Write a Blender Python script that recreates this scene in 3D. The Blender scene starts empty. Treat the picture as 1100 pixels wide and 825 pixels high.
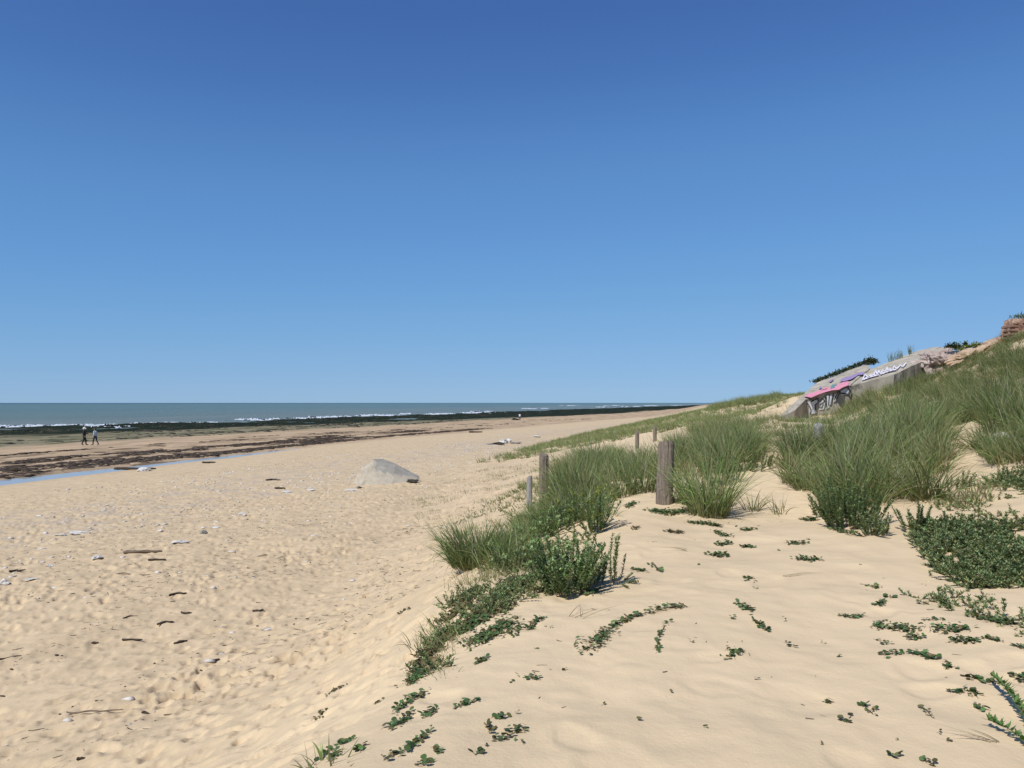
import bpy, bmesh, math, random
import numpy as np
from mathutils import Vector, noise as mnoise

random.seed(7)
RNG = np.random.default_rng(11)
R = math.radians
SC = bpy.context.scene
COL = SC.collection
F, CX, HY, EYE = 855.6, 550.0, 432.7, 5.0      # lens in photo pixels, horizon row, eye height above the sea

# ------------------------------------------------------------------ numeric noise
def _hash(ix, iy, s):
    n = (ix.astype(np.int64) * 374761393 + iy.astype(np.int64) * 668265263 + s * 1442695041) & 0xFFFFFFFF
    n = ((n ^ (n >> 13)) * 1274126177) & 0xFFFFFFFF
    return ((n ^ (n >> 16)) & 0xFFFF) / 65535.0

def vnoise(x, y, s=0):
    x = np.asarray(x, float); y = np.asarray(y, float)
    ix = np.floor(x); iy = np.floor(y); fx = x - ix; fy = y - iy
    fx = fx * fx * fx * (fx * (fx * 6 - 15) + 10); fy = fy * fy * fy * (fy * (fy * 6 - 15) + 10)
    a = _hash(ix, iy, s); b = _hash(ix + 1, iy, s); c = _hash(ix, iy + 1, s); d = _hash(ix + 1, iy + 1, s)
    return (a + (b - a) * fx) * (1 - fy) + (c + (d - c) * fx) * fy - 0.5

def fbm(x, y, s=0, o=4):
    t = 0; a = 1.0
    for k in range(o):
        t = t + a * vnoise(x * 2 ** k + 17.3 * k, y * 2 ** k - 9.1 * k, s + k); a *= 0.5
    return t

def sstep(x, a, b):
    t = np.clip((np.asarray(x, float) - a) / (b - a), 0, 1)
    return t * t * (3 - 2 * t)

# ------------------------------------------------------------------ terrain height
DX, DY = math.sin(R(13.8)), math.cos(R(13.8))          # direction of the coast
def bend(u):                                            # the shore curves slowly inland
    return np.interp(u, [90, 250, 1500, 30000], [0, 19, 94, 1800])
def coast(X, Y):
    u = DX * X + DY * Y
    v = -DY * X + DX * Y
    return u, v + bend(u)

def P(px, py, Y):                                       # a surveyed point: photo pixel and distance -> world
    return ((px - CX) / F * Y, Y, EYE - (py - HY) / F * Y)

SURVEY = [P(*p) for p in [
    (345, 825, 3.6), (600, 825, 3.4), (850, 825, 3.4), (1100, 825, 3.5), (550, 1100, 2.0), (1100, 1100, 2.0), (0, 1500, 1.3), (550, 2100, .9),
    (470, 712, 5.4), (600, 700, 5.2), (750, 700, 5.1), (900, 700, 5.15), (1100, 700, 5.0), (1250, 700, 5.0),
    (530, 640, 7.4), (650, 620, 7.8), (780, 600, 8.4), (900, 600, 8.2), (1000, 612, 7.6), (1100, 640, 6.3), (1250, 620, 6.3),
    (510, 606, 10.2), (570, 590, 10.6), (610, 568, 11.4), (660, 546, 12.1), (714, 541, 12.3), (760, 556, 11.0), (850, 546, 11.5), (920, 546, 11), (1000, 545, 10.5), (1100, 545, 9.5), (1250, 540, 9.5),
    (840, 492, 16), (730, 505, 17), (640, 515, 17), (584, 540, 17.5), (545, 552, 17), (1060, 500, 13), (1100, 480, 13), (1250, 440, 13), (950, 482, 17),
    (700, 479, 27), (640, 494, 24), (600, 513, 23), (760, 467, 27), (880, 462, 24), (840, 468, 26), (1000, 447, 25), (1060, 424, 26), (1100, 412, 25), (1250, 380, 25),
    (1100, 364, 38), (1060, 382, 41), (1032, 394, 43), (1110, 352, 45), (1200, 335, 38), (1150, 350, 48), (1060, 390, 52), (1200, 350, 60),
    (846, 450, 38), (860, 450, 43), (880, 447, 43), (905, 442, 43.5), (930, 427, 43), (985, 418, 43), (1010, 405, 44),
    (862, 424, 76), (830, 428, 76), (800, 434, 74), (768, 440, 78), (730, 447, 80), (690, 457, 80), (655, 468, 72), (880, 424, 80),
    (600, 483, 50), (565, 492, 48), (640, 474, 50), (700, 462, 50), (760, 451, 50), (800, 446, 52), (840, 438, 56), (530, 500, 46),
    (866, 424, 120), (800, 432, 130), (740, 446, 130), (700, 452, 118), (850, 433, 220), (740, 442, 220), (950, 431, 220), (1100, 431, 220),
    (960, 415, 60), (1000, 402, 58), (915, 424, 57), (880, 434, 57), (850, 437, 62), (890, 426, 70)]]
SURVEY += [(x, y, EYE + z) for x, y, z in [
    (-4, 2.5, -2.75), (-4, 4.2, -2.95), (-7.5, 4.2, -3.7), (-7, 2, -3.5), (-4.2, 8, -3.4), (-7, 8, -3.85), (-3.8, 12, -3.65), (-3.6, 18, -3.9), (-2.9, 25, -3.87), (-2.8, 35, -3.87),
    (-2.9, 54, -3.88), (5, 80, -3.85), (11, 105, -3.85), (33, 190, -3.7), (-2.2, 9.5, -3.0), (-1.4, 14, -3.0), (-1.3, 20, -3.1), (-0.4, 30, -3.2),
    (-12, 10, -3.95), (-10, 25, -4.0), (-10, 50, -4.0), (-5, 0.9, -3.0), (-9, 1, -3.7), (0.2, 43, -3.4),
    (18, 51, 0.4), (22, 53, 1.3), (27, 55, 2.4)]]
SV = np.array(SURVEY)
def _tc(X, Y):
    r = np.clip(np.hypot(X, Y), 0.8, 240)
    th = np.clip(np.arctan2(X, np.maximum(Y, -1e9)), R(-58), R(46))
    return th * 2.4, np.log(r)
def _phi(d2):
    return 0.5 * d2 * np.log(d2 + 1e-12)
_a, _b = _tc(SV[:, 0], SV[:, 1])
_n = len(SV)
_K = _phi((_a[:, None] - _a) ** 2 + (_b[:, None] - _b) ** 2) + np.eye(_n) * 2e-4
_Pm = np.stack([np.ones(_n), _a, _b], 1)
_sol = np.linalg.solve(np.block([[_K, _Pm], [_Pm.T, np.zeros((3, 3))]]), np.concatenate([SV[:, 2], np.zeros(3)]))
def dune(X, Y):
    a, b = _tc(X, Y)
    out = _sol[_n] + _sol[_n + 1] * a + _sol[_n + 2] * b
    for i in range(_n):
        out = out + _sol[i] * _phi((a - _a[i]) ** 2 + (b - _b[i]) ** 2)
    return out

# footprints pressed into the beach, stamped on a 3 cm raster
GX0, GY0, GS = -26.0, 2.0, 0.03
GW, GH = 1000, 1400
_foot = np.zeros((GH, GW), np.float32)
_soft = np.zeros((GH, 1300), np.float32)
def _stamp(cx, cy, ln, wd, ang, dep, out=None):
    out = _foot if out is None else out
    ix = (cx - GX0) / GS; iy = (cy - GY0) / GS; rr = int(max(ln, wd) * 2.3 / GS) + 1
    x0, x1, y0, y1 = int(ix) - rr, int(ix) + rr, int(iy) - rr, int(iy) + rr
    if x0 < 0 or y0 < 0 or x1 >= out.shape[1] or y1 >= GH: return
    gy, gx = np.mgrid[y0:y1, x0:x1]
    dx = (gx - ix) * GS; dy = (gy - iy) * GS
    p = (dx * math.cos(ang) + dy * math.sin(ang)) / ln; q = (-dx * math.sin(ang) + dy * math.cos(ang)) / wd
    q = q * (1 + 0.25 * p)
    d = np.sqrt(p * p + q * q)
    out[y0:y1, x0:x1] += (-dep * np.exp(-(d ** 6.0)) * (1 - .25 * p) + 0.22 * dep * np.exp(-((d - 1.25) / 0.35) ** 2)).astype(np.float32)
for k in range(19000):
    y = 4 + 34 * RNG.random() ** 1.5
    x = -26 + 28.5 * RNG.random()
    ang = R(90 - 13.8) + RNG.normal(0, 0.55)
    s = RNG.uniform(0.6, 1.15)
    if RNG.random() < 0.5:                               # a short walk: five prints in line
        for j in range(5):
            sd = (j % 2 - .5) * 0.22
            _stamp(x + math.cos(ang) * .68 * j - math.sin(ang) * sd, y + math.sin(ang) * .68 * j + math.cos(ang) * sd, .15 * s, .075 * s, ang + RNG.normal(0, .1), RNG.uniform(.02, .05) * s) if k % 5 == 0 else None
    else:
        _stamp(x, y, RNG.uniform(.07, .16) * s, RNG.uniform(.05, .10) * s, ang, RNG.uniform(.010, .036) * s)
for k in range(170):
    _stamp(RNG.uniform(-1.5, 8), RNG.uniform(3.4, 14), RNG.uniform(.10, .24), RNG.uniform(.08, .16), RNG.uniform(0, 3.1), RNG.uniform(.004, .018), _soft)
def foot(X, Y, F_=None):
    _foot = globals()['_foot'] if F_ is None else F_
    fx = np.clip((X - GX0) / GS, 0, _foot.shape[1] - 2); fy = np.clip((Y - GY0) / GS, 0, GH - 2)
    ix = fx.astype(int); iy = fy.astype(int); fx = fx - ix; fy = fy - iy
    return (_foot[iy, ix] * (1 - fx) + _foot[iy, ix + 1] * fx) * (1 - fy) + (_foot[iy + 1, ix] * (1 - fx) + _foot[iy + 1, ix + 1] * fx) * fy

PUD = 36.6                                              # the tidal channel's line
def H(X, Y, fine=True):
    X = np.asarray(X, float); Y = np.asarray(Y, float)
    u, v = coast(X, Y)
    D = dune(X, Y)
    B = np.interp(v, [-50, 6, 15, 34, 45, 67, 97, 128, 142, 160, 250, 1000, 9000], [1.15, 1.12, 1.1, .86, .74, .5, .26, .20, -.12, -.6, -2.2, -8, -20])
    toe = np.interp(u, [0, 6, 10, 20, 30, 50, 100, 200, 470, 1000], [7.2, 7.2, 7.0, 7.2, 9, 13.5, 17, 19.5, 33, 62])
    w = sstep(v, toe, toe + 3 + 0.03 * np.maximum(u, 0))
    h = D * (1 - w) + B * w
    h = h + .10 * np.exp(-((X + 5.6) ** 2 + (Y - 38.6) ** 2) / 1.8)     # sand drifted against the half sunk block
    if fine:
        pw = (1.05 + .5 * fbm(u * .06, u * 0, 5)) * np.interp(u, [10, 45, 70], [1.35, 1.0, .75])
        trough = np.exp(-((v - PUD) / pw) ** 4) * sstep(u, 72, 60)
        h = h - 0.30 * trough
        wet = sstep(v, 39, 43)
        h = h + wet * 0.16 * fbm(u * .12, v * .35, 21) + sstep(v, 90, 100) * sstep(v, 175, 140) * 0.55 * fbm(u * .05, v * .12, 31)
        beach = sstep(v, 1.6, 4.5) * (1 - sstep(v, 28, 36))
        h = h + beach * (0.07 * fbm(X * .35, Y * .35, 3) + 0.022 * fbm(X * 2.2, Y * 2.2, 9, 3) + .010 * fbm(X * 8, Y * 8, 19, 2)) + foot(X, Y) * (.72 + .8 * sstep(fbm(X * .28, Y * .28, 71, 3), -.35, .35)) * sstep(v, 1.3, 3.2) * (1 - sstep(v, 27, 34)) * .88
        h = h + (1 - w) * foot(X, Y, _soft)
        h = h + (1 - w) * (0.09 * fbm(X * .55, Y * .55, 41) + 0.022 * fbm(X * 2.6, Y * 2.6, 47, 3))
    return h
def gz(x, y):
    return float(H(np.array([x]), np.array([y]))[0])
_TY = np.exp(np.linspace(math.log(2.2), math.log(420), 2600))
def ground(px, py):                                     # where the sight line through a photo pixel meets the sand
    X = (px - CX) / F * _TY; Z = EYE - (py - HY) / F * _TY
    h = H(X, _TY)
    k = np.nonzero(h >= Z)[0]
    k = k[0] if len(k) else len(_TY) - 1
    return float(X[k]), float(_TY[k]), float(h[k])
def project(X, Y, Z):
    return CX + F * X / Y, HY - (Z - EYE) / Y * F

# ------------------------------------------------------------------ materials
def nt(name):
    m = bpy.data.materials.new(name); m.use_nodes = True
    t = m.node_tree; t.nodes.clear()
    o = t.nodes.new('ShaderNodeOutputMaterial'); b = t.nodes.new('ShaderNodeBsdfPrincipled')
    t.links.new(b.outputs[0], o.inputs[0])
    return m, t, b, o
class NB:
    def __init__(s, t): s.t = t
    def n(s, kind, **kw):
        x = s.t.nodes.new('ShaderNode' + kind)
        for k, v in kw.items(): setattr(x, k, v)
        return x
    def set(s, sock, v):
        if hasattr(v, 'is_linked') or isinstance(v, bpy.types.NodeSocket): s.t.links.new(v, sock)
        elif isinstance(v, (tuple, list)) and len(v) == 3 and sock.type == 'RGBA': sock.default_value = (*v, 1)
        else: sock.default_value = v
    def attr(s, name, out='Fac'): return s.n('Attribute', attribute_name=name).outputs[out]
    def noise(s, scale, detail=4, rough=.55, vec=None, dist=0):
        x = s.n('TexNoise'); x.inputs['Scale'].default_value = scale; x.inputs['Detail'].default_value = detail; x.inputs['Roughness'].default_value = rough; x.inputs['Distortion'].default_value = dist
        s.t.links.new(vec if vec is not None else s.obj(), x.inputs['Vector']); return x.outputs['Fac']
    def voro(s, scale, vec=None, feat='F1'):
        x = s.n('TexVoronoi', feature=feat); x.inputs['Scale'].default_value = scale
        s.t.links.new(vec if vec is not None else s.obj(), x.inputs['Vector']); return x.outputs['Distance']
    def obj(s): return s.n('TexCoord').outputs['Object']
    def comb(s, x, y, z=0.0):
        c = s.n('CombineXYZ'); s.set(c.inputs[0], x); s.set(c.inputs[1], y); s.set(c.inputs[2], z); return c.outputs[0]
    def math(s, op, a, b=0.0):
        x = s.n('Math', operation=op); s.set(x.inputs[0], a); s.set(x.inputs[1], b); return x.outputs[0]
    def rng(s, v, a, b, c=0.0, d=1.0):
        x = s.n('MapRange', interpolation_type='SMOOTHSTEP'); s.set(x.inputs[0], v)
        for i, q in enumerate((a, b, c, d)): x.inputs[1 + i].default_value = q
        return x.outputs[0]
    def mix(s, f, a, b, mode='MIX'):
        x = s.n('Mix', data_type='RGBA', blend_type=mode); s.set(x.inputs[0], f); s.set(x.inputs[6], a); s.set(x.inputs[7], b); return x.outputs[2]
    def bump(s, h, strength=.3, dist=.01, normal=None):
        x = s.n('Bump'); x.inputs['Strength'].default_value = strength; x.inputs['Distance'].default_value = dist; s.set(x.inputs['Height'], h)
        if normal is not None: s.set(x.inputs['Normal'], normal)
        return x.outputs[0]

def mat_sand():
    m, t, b, o = nt('sand'); q = NB(t)
    cu, cv, du = q.attr('cu'), q.attr('cv'), q.attr('dune')
    big = q.noise(.25, 5); mid = q.noise(2.3, 6, .6); fine = q.noise(160, 3, .7); grit = q.noise(38, 4, .7)
    dry = q.mix(q.rng(big, .35, .65), (.60, .466, .292), (.655, .511, .323))
    bch = q.mix(q.rng(mid, .32, .68), (.51, .392, .246), (.625, .481, .303))
    c = q.mix(du, bch, dry)
    # shelly, stony wrack lines along the upper beach
    uv = q.comb(q.math('MULTIPLY', cu, .35), cv)
    lw = q.math('ADD', cv, q.math('MULTIPLY', q.math('SUBTRACT', q.noise(.16, 3, .5, uv), .5), 14.0))
    band = q.math('MULTIPLY', q.rng(lw, 17, 20), q.rng(lw, 27, 23))
    band = q.math('MULTIPLY', band, q.rng(q.noise(.9, 5, .65), .45, .62))
    c = q.mix(q.math('MULTIPLY', band, .55), c, (.43, .37, .30))
    sp = q.math('MULTIPLY', q.rng(q.noise(9.0, 2, .5), .66, .73), q.math('SUBTRACT', 1.0, du))
    c = q.mix(q.math('MULTIPLY', sp, .35), c, (.25, .19, .13))
    c = q.mix(q.math('MULTIPLY', q.rng(q.noise(1.1, 6, .7), .52, .70), .30), c, (.50, .385, .25))
    c = q.mix(q.math('MULTIPLY', q.rng(fine, .60, .74), .20), c, (.74, .66, .55))
    c = q.mix(q.math('MULTIPLY', q.rng(fine, .40, .27), .28), c, (.27, .19, .12))
    # lower beach: damp, then algae mottled stones, then weed covered reef
    vv = q.math('ADD', cv, q.math('MULTIPLY', q.math('SUBTRACT', q.noise(.10, 4, .6, uv), .5), 7.0))
    damp = q.rng(vv, 33.5, 38)
    dc = q.mix(q.rng(q.noise(.35, 5, .65, uv), .35, .66), (.36, .262, .165), (.52, .385, .245))
    dc = q.mix(q.math('MULTIPLY', q.math('MULTIPLY', q.rng(q.noise(.55, 6, .7, uv), .50, .60), q.rng(vv, 60, 54)), q.rng(cu, 145, 100, 0.0, .8)), dc, (.105, .072, .045))
    c = q.mix(damp, c, dc)
    alg = q.rng(vv, 66, 73)
    ac = q.mix(q.rng(q.noise(.42, 5, .7, uv), .38, .58), (.065, .075, .035), (.25, .215, .135))
    c = q.mix(alg, c, ac)
    v3 = q.math('ADD', cv, q.math('MULTIPLY', q.math('SUBTRACT', q.noise(.05, 4, .6, uv), .5), 26.0))
    v3 = q.math('ADD', v3, q.rng(cu, 140, 330, 0.0, 34.0))
    reef = q.rng(v3, 92, 97)
    rc = q.mix(q.rng(q.noise(.30, 5, .7, uv), .52, .70), (.012, .018, .008), (.075, .07, .035))
    c = q.mix(reef, c, rc)
    q.set(b.inputs['Base Color'], c)
    b.inputs['Roughness'].default_value = 1.0
    b.inputs['Specular IOR Level'].default_value = .08
    wv = q.n('TexWave', wave_type='BANDS', bands_direction='DIAGONAL'); wv.inputs['Scale'].default_value = 2.2; wv.inputs['Distortion'].default_value = 9; wv.inputs['Detail'].default_value = 3; wv.inputs['Detail Scale'].default_value = .7
    t.links.new(q.obj(), wv.inputs['Vector'])
    rip = q.math('MULTIPLY', q.math('MULTIPLY', wv.outputs['Fac'], du), q.rng(q.noise(.5, 3), .42, .62))
    h = q.math('ADD', q.math('ADD', q.math('MULTIPLY', fine, .25), grit), q.math('MULTIPLY', rip, .55))
    nb = q.bump(h, .35, .012)
    q.set(b.inputs['Normal'], q.bump(mid, .35, .05, nb))
    return m

def mat_leaf(name, trans=.25, rough=.5, spec=.4):
    m, t, b, o = nt(name); q = NB(t)
    c = q.attr('tint', 'Color')
    q.set(b.inputs['Base Color'], c); b.inputs['Roughness'].default_value = rough; b.inputs['Specular IOR Level'].default_value = spec
    tr = q.n('BsdfTranslucent'); q.set(tr.inputs[0], q.mix(.5, c, (.30, .36, .08), 'MIX'))
    mx = q.n('MixShader'); mx.inputs[0].default_value = trans
    t.links.new(b.outputs[0], mx.inputs[1]); t.links.new(tr.outputs[0], mx.inputs[2]); t.links.new(mx.outputs[0], o.inputs[0])
    return m

def mat_plain(name, c1, c2, scale=8, rough=.85, bumps=.3, bd=.01, stretch=None, spots=None):
    m, t, b, o = nt(name); q = NB(t)
    vec = q.obj()
    if stretch:
        mp = q.n('Mapping'); mp.inputs['Scale'].default_value = stretch; t.links.new(vec, mp.inputs['Vector']); vec = mp.outputs[0]
    f = q.noise(scale, 7, .65, vec)
    c = q.mix(q.rng(f, .33, .67), c1, c2)
    if spots:
        c = q.mix(q.math('MULTIPLY', q.rng(q.noise(spots[1], 5, .7), .55, .68), spots[2]), c, spots[0])
    q.set(b.inputs['Base Color'], c); b.inputs['Roughness'].default_value = rough; b.inputs['Specular IOR Level'].default_value = .3
    q.set(b.inputs['Normal'], q.bump(q.math('ADD', f, q.math('MULTIPLY', q.noise(scale * 6, 4, .7, vec), .4)), bumps, bd))
    return m

M = dict(
    sand=mat_sand(), grass=mat_leaf('marram_blades', .32, .7, .08), leaf=mat_leaf('bindweed_leaf', .14, .6, .15), spurge=mat_leaf('spurge_leaf', .3, .7, .15), dry=mat_leaf('dry_stalk', .1, .8, .2),
    post=mat_plain('weathered_wood', (.13, .10, .075), (.26, .215, .17), 9, .9, .9, .012, (6, 6, .5), ((.42, .39, .34), 14, .35)),
    greypost=mat_plain('silvered_wood', (.20, .19, .18), (.37, .36, .34), 9, .9, .8, .012, (6, 6, .5)),
    drift=mat_plain('driftwood', (.10, .075, .05), (.22, .17, .12), 14, .9, .6, .006, (1, 5, 5)),
    stick=mat_plain('dark_stick', (.028, .02, .014), (.075, .055, .038), 20, .9, .5, .004),
    stone=mat_plain('pale_stone', (.48, .45, .40), (.68, .65, .60), 5, .9, .5, .02, None, ((.30, .26, .20), 9, .5)),
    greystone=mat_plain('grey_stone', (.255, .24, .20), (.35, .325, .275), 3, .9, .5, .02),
    weed=mat_plain('seaweed', (.028, .018, .010), (.085, .056, .032), 6, .7, .6, .02),
    darkrock=mat_plain('dark_rock', (.025, .02, .016), (.07, .06, .045), 4, .8, .6, .03),
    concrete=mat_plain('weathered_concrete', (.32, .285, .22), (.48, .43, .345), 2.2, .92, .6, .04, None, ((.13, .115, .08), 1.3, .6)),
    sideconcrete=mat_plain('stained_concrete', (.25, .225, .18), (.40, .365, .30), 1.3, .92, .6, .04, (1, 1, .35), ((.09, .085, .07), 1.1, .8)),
    block=mat_plain('pale_concrete', (.375, .325, .245), (.465, .41, .315), 1.8, .92, .45, .02, None, ((.28, .27, .22), 1.2, .45)),
    brick=mat_plain('brick', (.19, .10, .07), (.38, .24, .175), 3.5, .9, .6, .02, (1, 1, 3)),
    earth=mat_plain('sandy_earth', (.36, .25, .165), (.52, .39, .27), 2.5, .95, .6, .05),
    brickrubble=mat_plain('crumbled_brick', (.24, .13, .085), (.42, .30, .215), 4.5, .92, .8, .05),
    rubble=mat_plain('rubble', (.30, .22, .19), (.50, .42, .37), 2.2, .92, .7, .05),
    shrub=mat_leaf('shrub_leaf', .12), )

def mat_flat(name, c, rough=.7, worn=0.0):
    m, t, b, o = nt(name); q = NB(t)
    f = q.noise(7, 5, .7)
    col = q.mix(q.rng(f, .3, .7), tuple(x * .78 for x in c), c)
    if worn: col = q.mix(q.math('MULTIPLY', q.rng(q.noise(2.6, 6, .75), .48, .62), worn), col, (.30, .275, .235))
    q.set(b.inputs['Base Color'], col); b.inputs['Roughness'].default_value = rough
    return m
M['paint_pink'] = mat_flat('paint_pink', (.80, .30, .40), .8, .45); M['paint_purple'] = mat_flat('paint_purple', (.33, .24, .45), .8, .7); M['paint_white'] = mat_flat('paint_white', (.80, .77, .84), .8, .35)
M['paint_black'] = mat_flat('paint_black', (.02, .02, .022), .8, .7); M['paint_silver'] = mat_flat('paint_silver', (.64, .67, .70), .8, .3); M['paint_teal'] = mat_flat('paint_teal', (.10, .28, .27), .8, .7); M['paint_orange'] = mat_flat('paint_orange', (.50, .22, .13), .8, .7)
M['skin'] = mat_flat('skin', (.42, .25, .17)); M['hair'] = mat_flat('hair', (.03, .022, .018)); M['cloth_black'] = mat_flat('cloth_black', (.012, .012, .013)); M['cloth_blue'] = mat_flat('cloth_pale_blue', (.42, .52, .60))
M['cloth_white'] = mat_flat('cloth_white', (.78, .78, .78)); M['cloth_navy'] = mat_flat('cloth_navy', (.03, .035, .05)); M['shoe'] = mat_flat('shoe', (.05, .04, .035))

def mat_foam():
    m, t, b, o = nt('foam'); q = NB(t)
    q.set(b.inputs['Base Color'], q.mix(q.rng(q.noise(.6, 5, .7), .35, .6), (.36, .42, .47), (.66, .70, .74))); b.inputs['Roughness'].default_value = .8
    return m
M['foam'] = mat_foam()
def mat_sea():
    m, t, b, o = nt('sea_water'); q = NB(t)
    cu, cv = q.attr('cu'), q.attr('cv')
    uv = q.comb(q.math('MULTIPLY', cu, .12), cv)
    st = q.noise(.09, 6, .6, uv); st2 = q.noise(.006, 4, .6, uv)
    c = q.mix(q.rng(cv, 130, 420), (.205, .22, .18), (.13, .195, .175))
    c = q.mix(q.rng(cv, 600, 4500), c, (.055, .105, .125))
    c = q.mix(q.math('MULTIPLY', q.rng(st2, .35, .65), .45), c, (.10, .17, .13))
    c = q.mix(q.math('MULTIPLY', q.rng(st, .45, .7), .35), c, (.055, .10, .095))
    q.set(b.inputs['Base Color'], c); b.inputs['Roughness'].default_value = .35; b.inputs['IOR'].default_value = 1.33; b.inputs['Specular IOR Level'].default_value = .28
    q.set(b.inputs['Normal'], q.bump(q.math('ADD', q.noise(.5, 5, .65, uv), st), 1.0, 1.2))
    return m
M['sea'] = mat_sea()
def mat_pool():
    m, t, b, o = nt('channel_water'); q = NB(t)
    b.inputs['Base Color'].default_value = (.42, .40, .35, 1); b.inputs['Roughness'].default_value = .12; b.inputs['IOR'].default_value = 1.33
    q.set(b.inputs['Normal'], q.bump(q.noise(3, 3), .06, .02))
    return m
M['pool'] = mat_pool()

# ------------------------------------------------------------------ mesh helpers
def mk(name, V, Fc, mat=None, parent=None, col=None, smooth=False, attrs=None):
    V = np.asarray(V, np.float32).reshape(-1, 3)
    me = bpy.data.meshes.new(name)
    if isinstance(Fc, np.ndarray):
        nf, k = Fc.shape
        me.vertices.add(len(V)); me.vertices.foreach_set('co', V.ravel())
        me.loops.add(nf * k); me.loops.foreach_set('vertex_index', Fc.astype(np.int32).ravel())
        me.polygons.add(nf); me.polygons.foreach_set('loop_start', np.arange(nf, dtype=np.int32) * k)
        me.update(calc_edges=True)
    else:
        me.from_pydata(V.tolist(), [], Fc)
    if smooth: me.polygons.foreach_set('use_smooth', np.ones(len(me.polygons), bool))
    if col is not None:
        a = me.color_attributes.new('tint', 'FLOAT_COLOR', 'POINT')
        a.data.foreach_set('color', np.concatenate([col, np.ones((len(col), 1))], 1).astype(np.float32).ravel())
    for k, arr in (attrs or {}).items():
        a = me.attributes.new(k, 'FLOAT', 'POINT'); a.data.foreach_set('value', np.asarray(arr, np.float32))
    if mat is not None: me.materials.append(mat)
    me.update()
    o = bpy.data.objects.new(name, me); COL.objects.link(o)
    if parent is not None: o.parent = parent
    return o
def tag(o, label=None, cat=None, group=None, kind=None):
    for k, v in (('label', label), ('category', cat), ('group', group), ('kind', kind)):
        if v: o[k] = v
    return o
def empty(name, loc, label, cat, group=None, rz=0):
    o = bpy.data.objects.new(name, None); COL.objects.link(o); o.location = loc; o.rotation_euler.z = rz; o.empty_display_size = .2
    return tag(o, label, cat, group)

class Rib:                                              # collects leaf / blade / stalk ribbons
    def __init__(s): s.V = []; s.F = []; s.C = []; s.n = 0
    def add(s, base, az, el, curl, L, w, roll, col, prof, tipcol=None, basecol=None):
        base = np.asarray(base, float).reshape(-1, 3); N = len(base); S = len(prof)
        az, el, curl, L, w, roll = [np.broadcast_to(np.asarray(x, float), (N,)) for x in (az, el, curl, L, w, roll)]
        col = np.broadcast_to(np.asarray(col, float), (N, 3))
        pos = base.copy(); Vs = np.empty((N, S, 2, 3)); Cs = np.empty((N, S, 2, 3))
        for k in range(S):
            t = k / (S - 1); e = el + curl * t
            d = np.stack([np.cos(e) * np.cos(az), np.cos(e) * np.sin(az), np.sin(e)], 1)
            side = np.stack([np.sin(az), -np.cos(az), np.zeros(N)], 1)
            nn = np.cross(side, d)
            sd = side * np.cos(roll)[:, None] + nn * np.sin(roll)[:, None]
            Vs[:, k, 0] = pos - sd * (w * prof[k] * .5)[:, None]; Vs[:, k, 1] = pos + sd * (w * prof[k] * .5)[:, None]
            c = col
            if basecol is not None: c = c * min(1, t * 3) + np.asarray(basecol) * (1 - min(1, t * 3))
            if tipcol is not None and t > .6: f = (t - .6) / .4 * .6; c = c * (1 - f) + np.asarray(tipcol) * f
            Cs[:, k, :] = c[:, None, :]
            pos = pos + d * (L / (S - 1))[:, None]
        idx = s.n + (np.arange(N) * S * 2)[:, None] + (np.arange(S - 1) * 2)[None, :]
        q = np.stack([idx, idx + 1, idx + 3, idx + 2], -1).reshape(-1, 4)
        s.V.append(Vs.reshape(-1, 3)); s.C.append(Cs.reshape(-1, 3)); s.F.append(q); s.n += N * S * 2
        return pos
    def build(s, name, mat, parent=None, origin=(0, 0, 0)):
        V = np.concatenate(s.V) - np.asarray(origin)
        return mk(name, V, np.concatenate(s.F), mat, parent, np.concatenate(s.C))
BLADE = [1, .95, .75, .45, .04]; LANCE = [.25, 1, .75, .05]; KIDNEY = [.62, 1.0, .92, .40]; STALK = [1, .8, .6]
G_MARRAM = np.array([[.115, .185, .050], [.15, .225, .068], [.24, .29, .15], [.20, .285, .085], [.060, .105, .026], [.32, .365, .155]])
G_STRAW = np.array([.34, .28, .15]); G_PALE = np.array([.30, .31, .20])
def vary(cols, n, s=.12):
    c = cols[RNG.integers(0, len(cols), n)]
    return np.clip(c * (1 + RNG.normal(0, s, (n, 1))) * (1 + RNG.normal(0, .05, (n, 3))), .005, .9)

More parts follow.
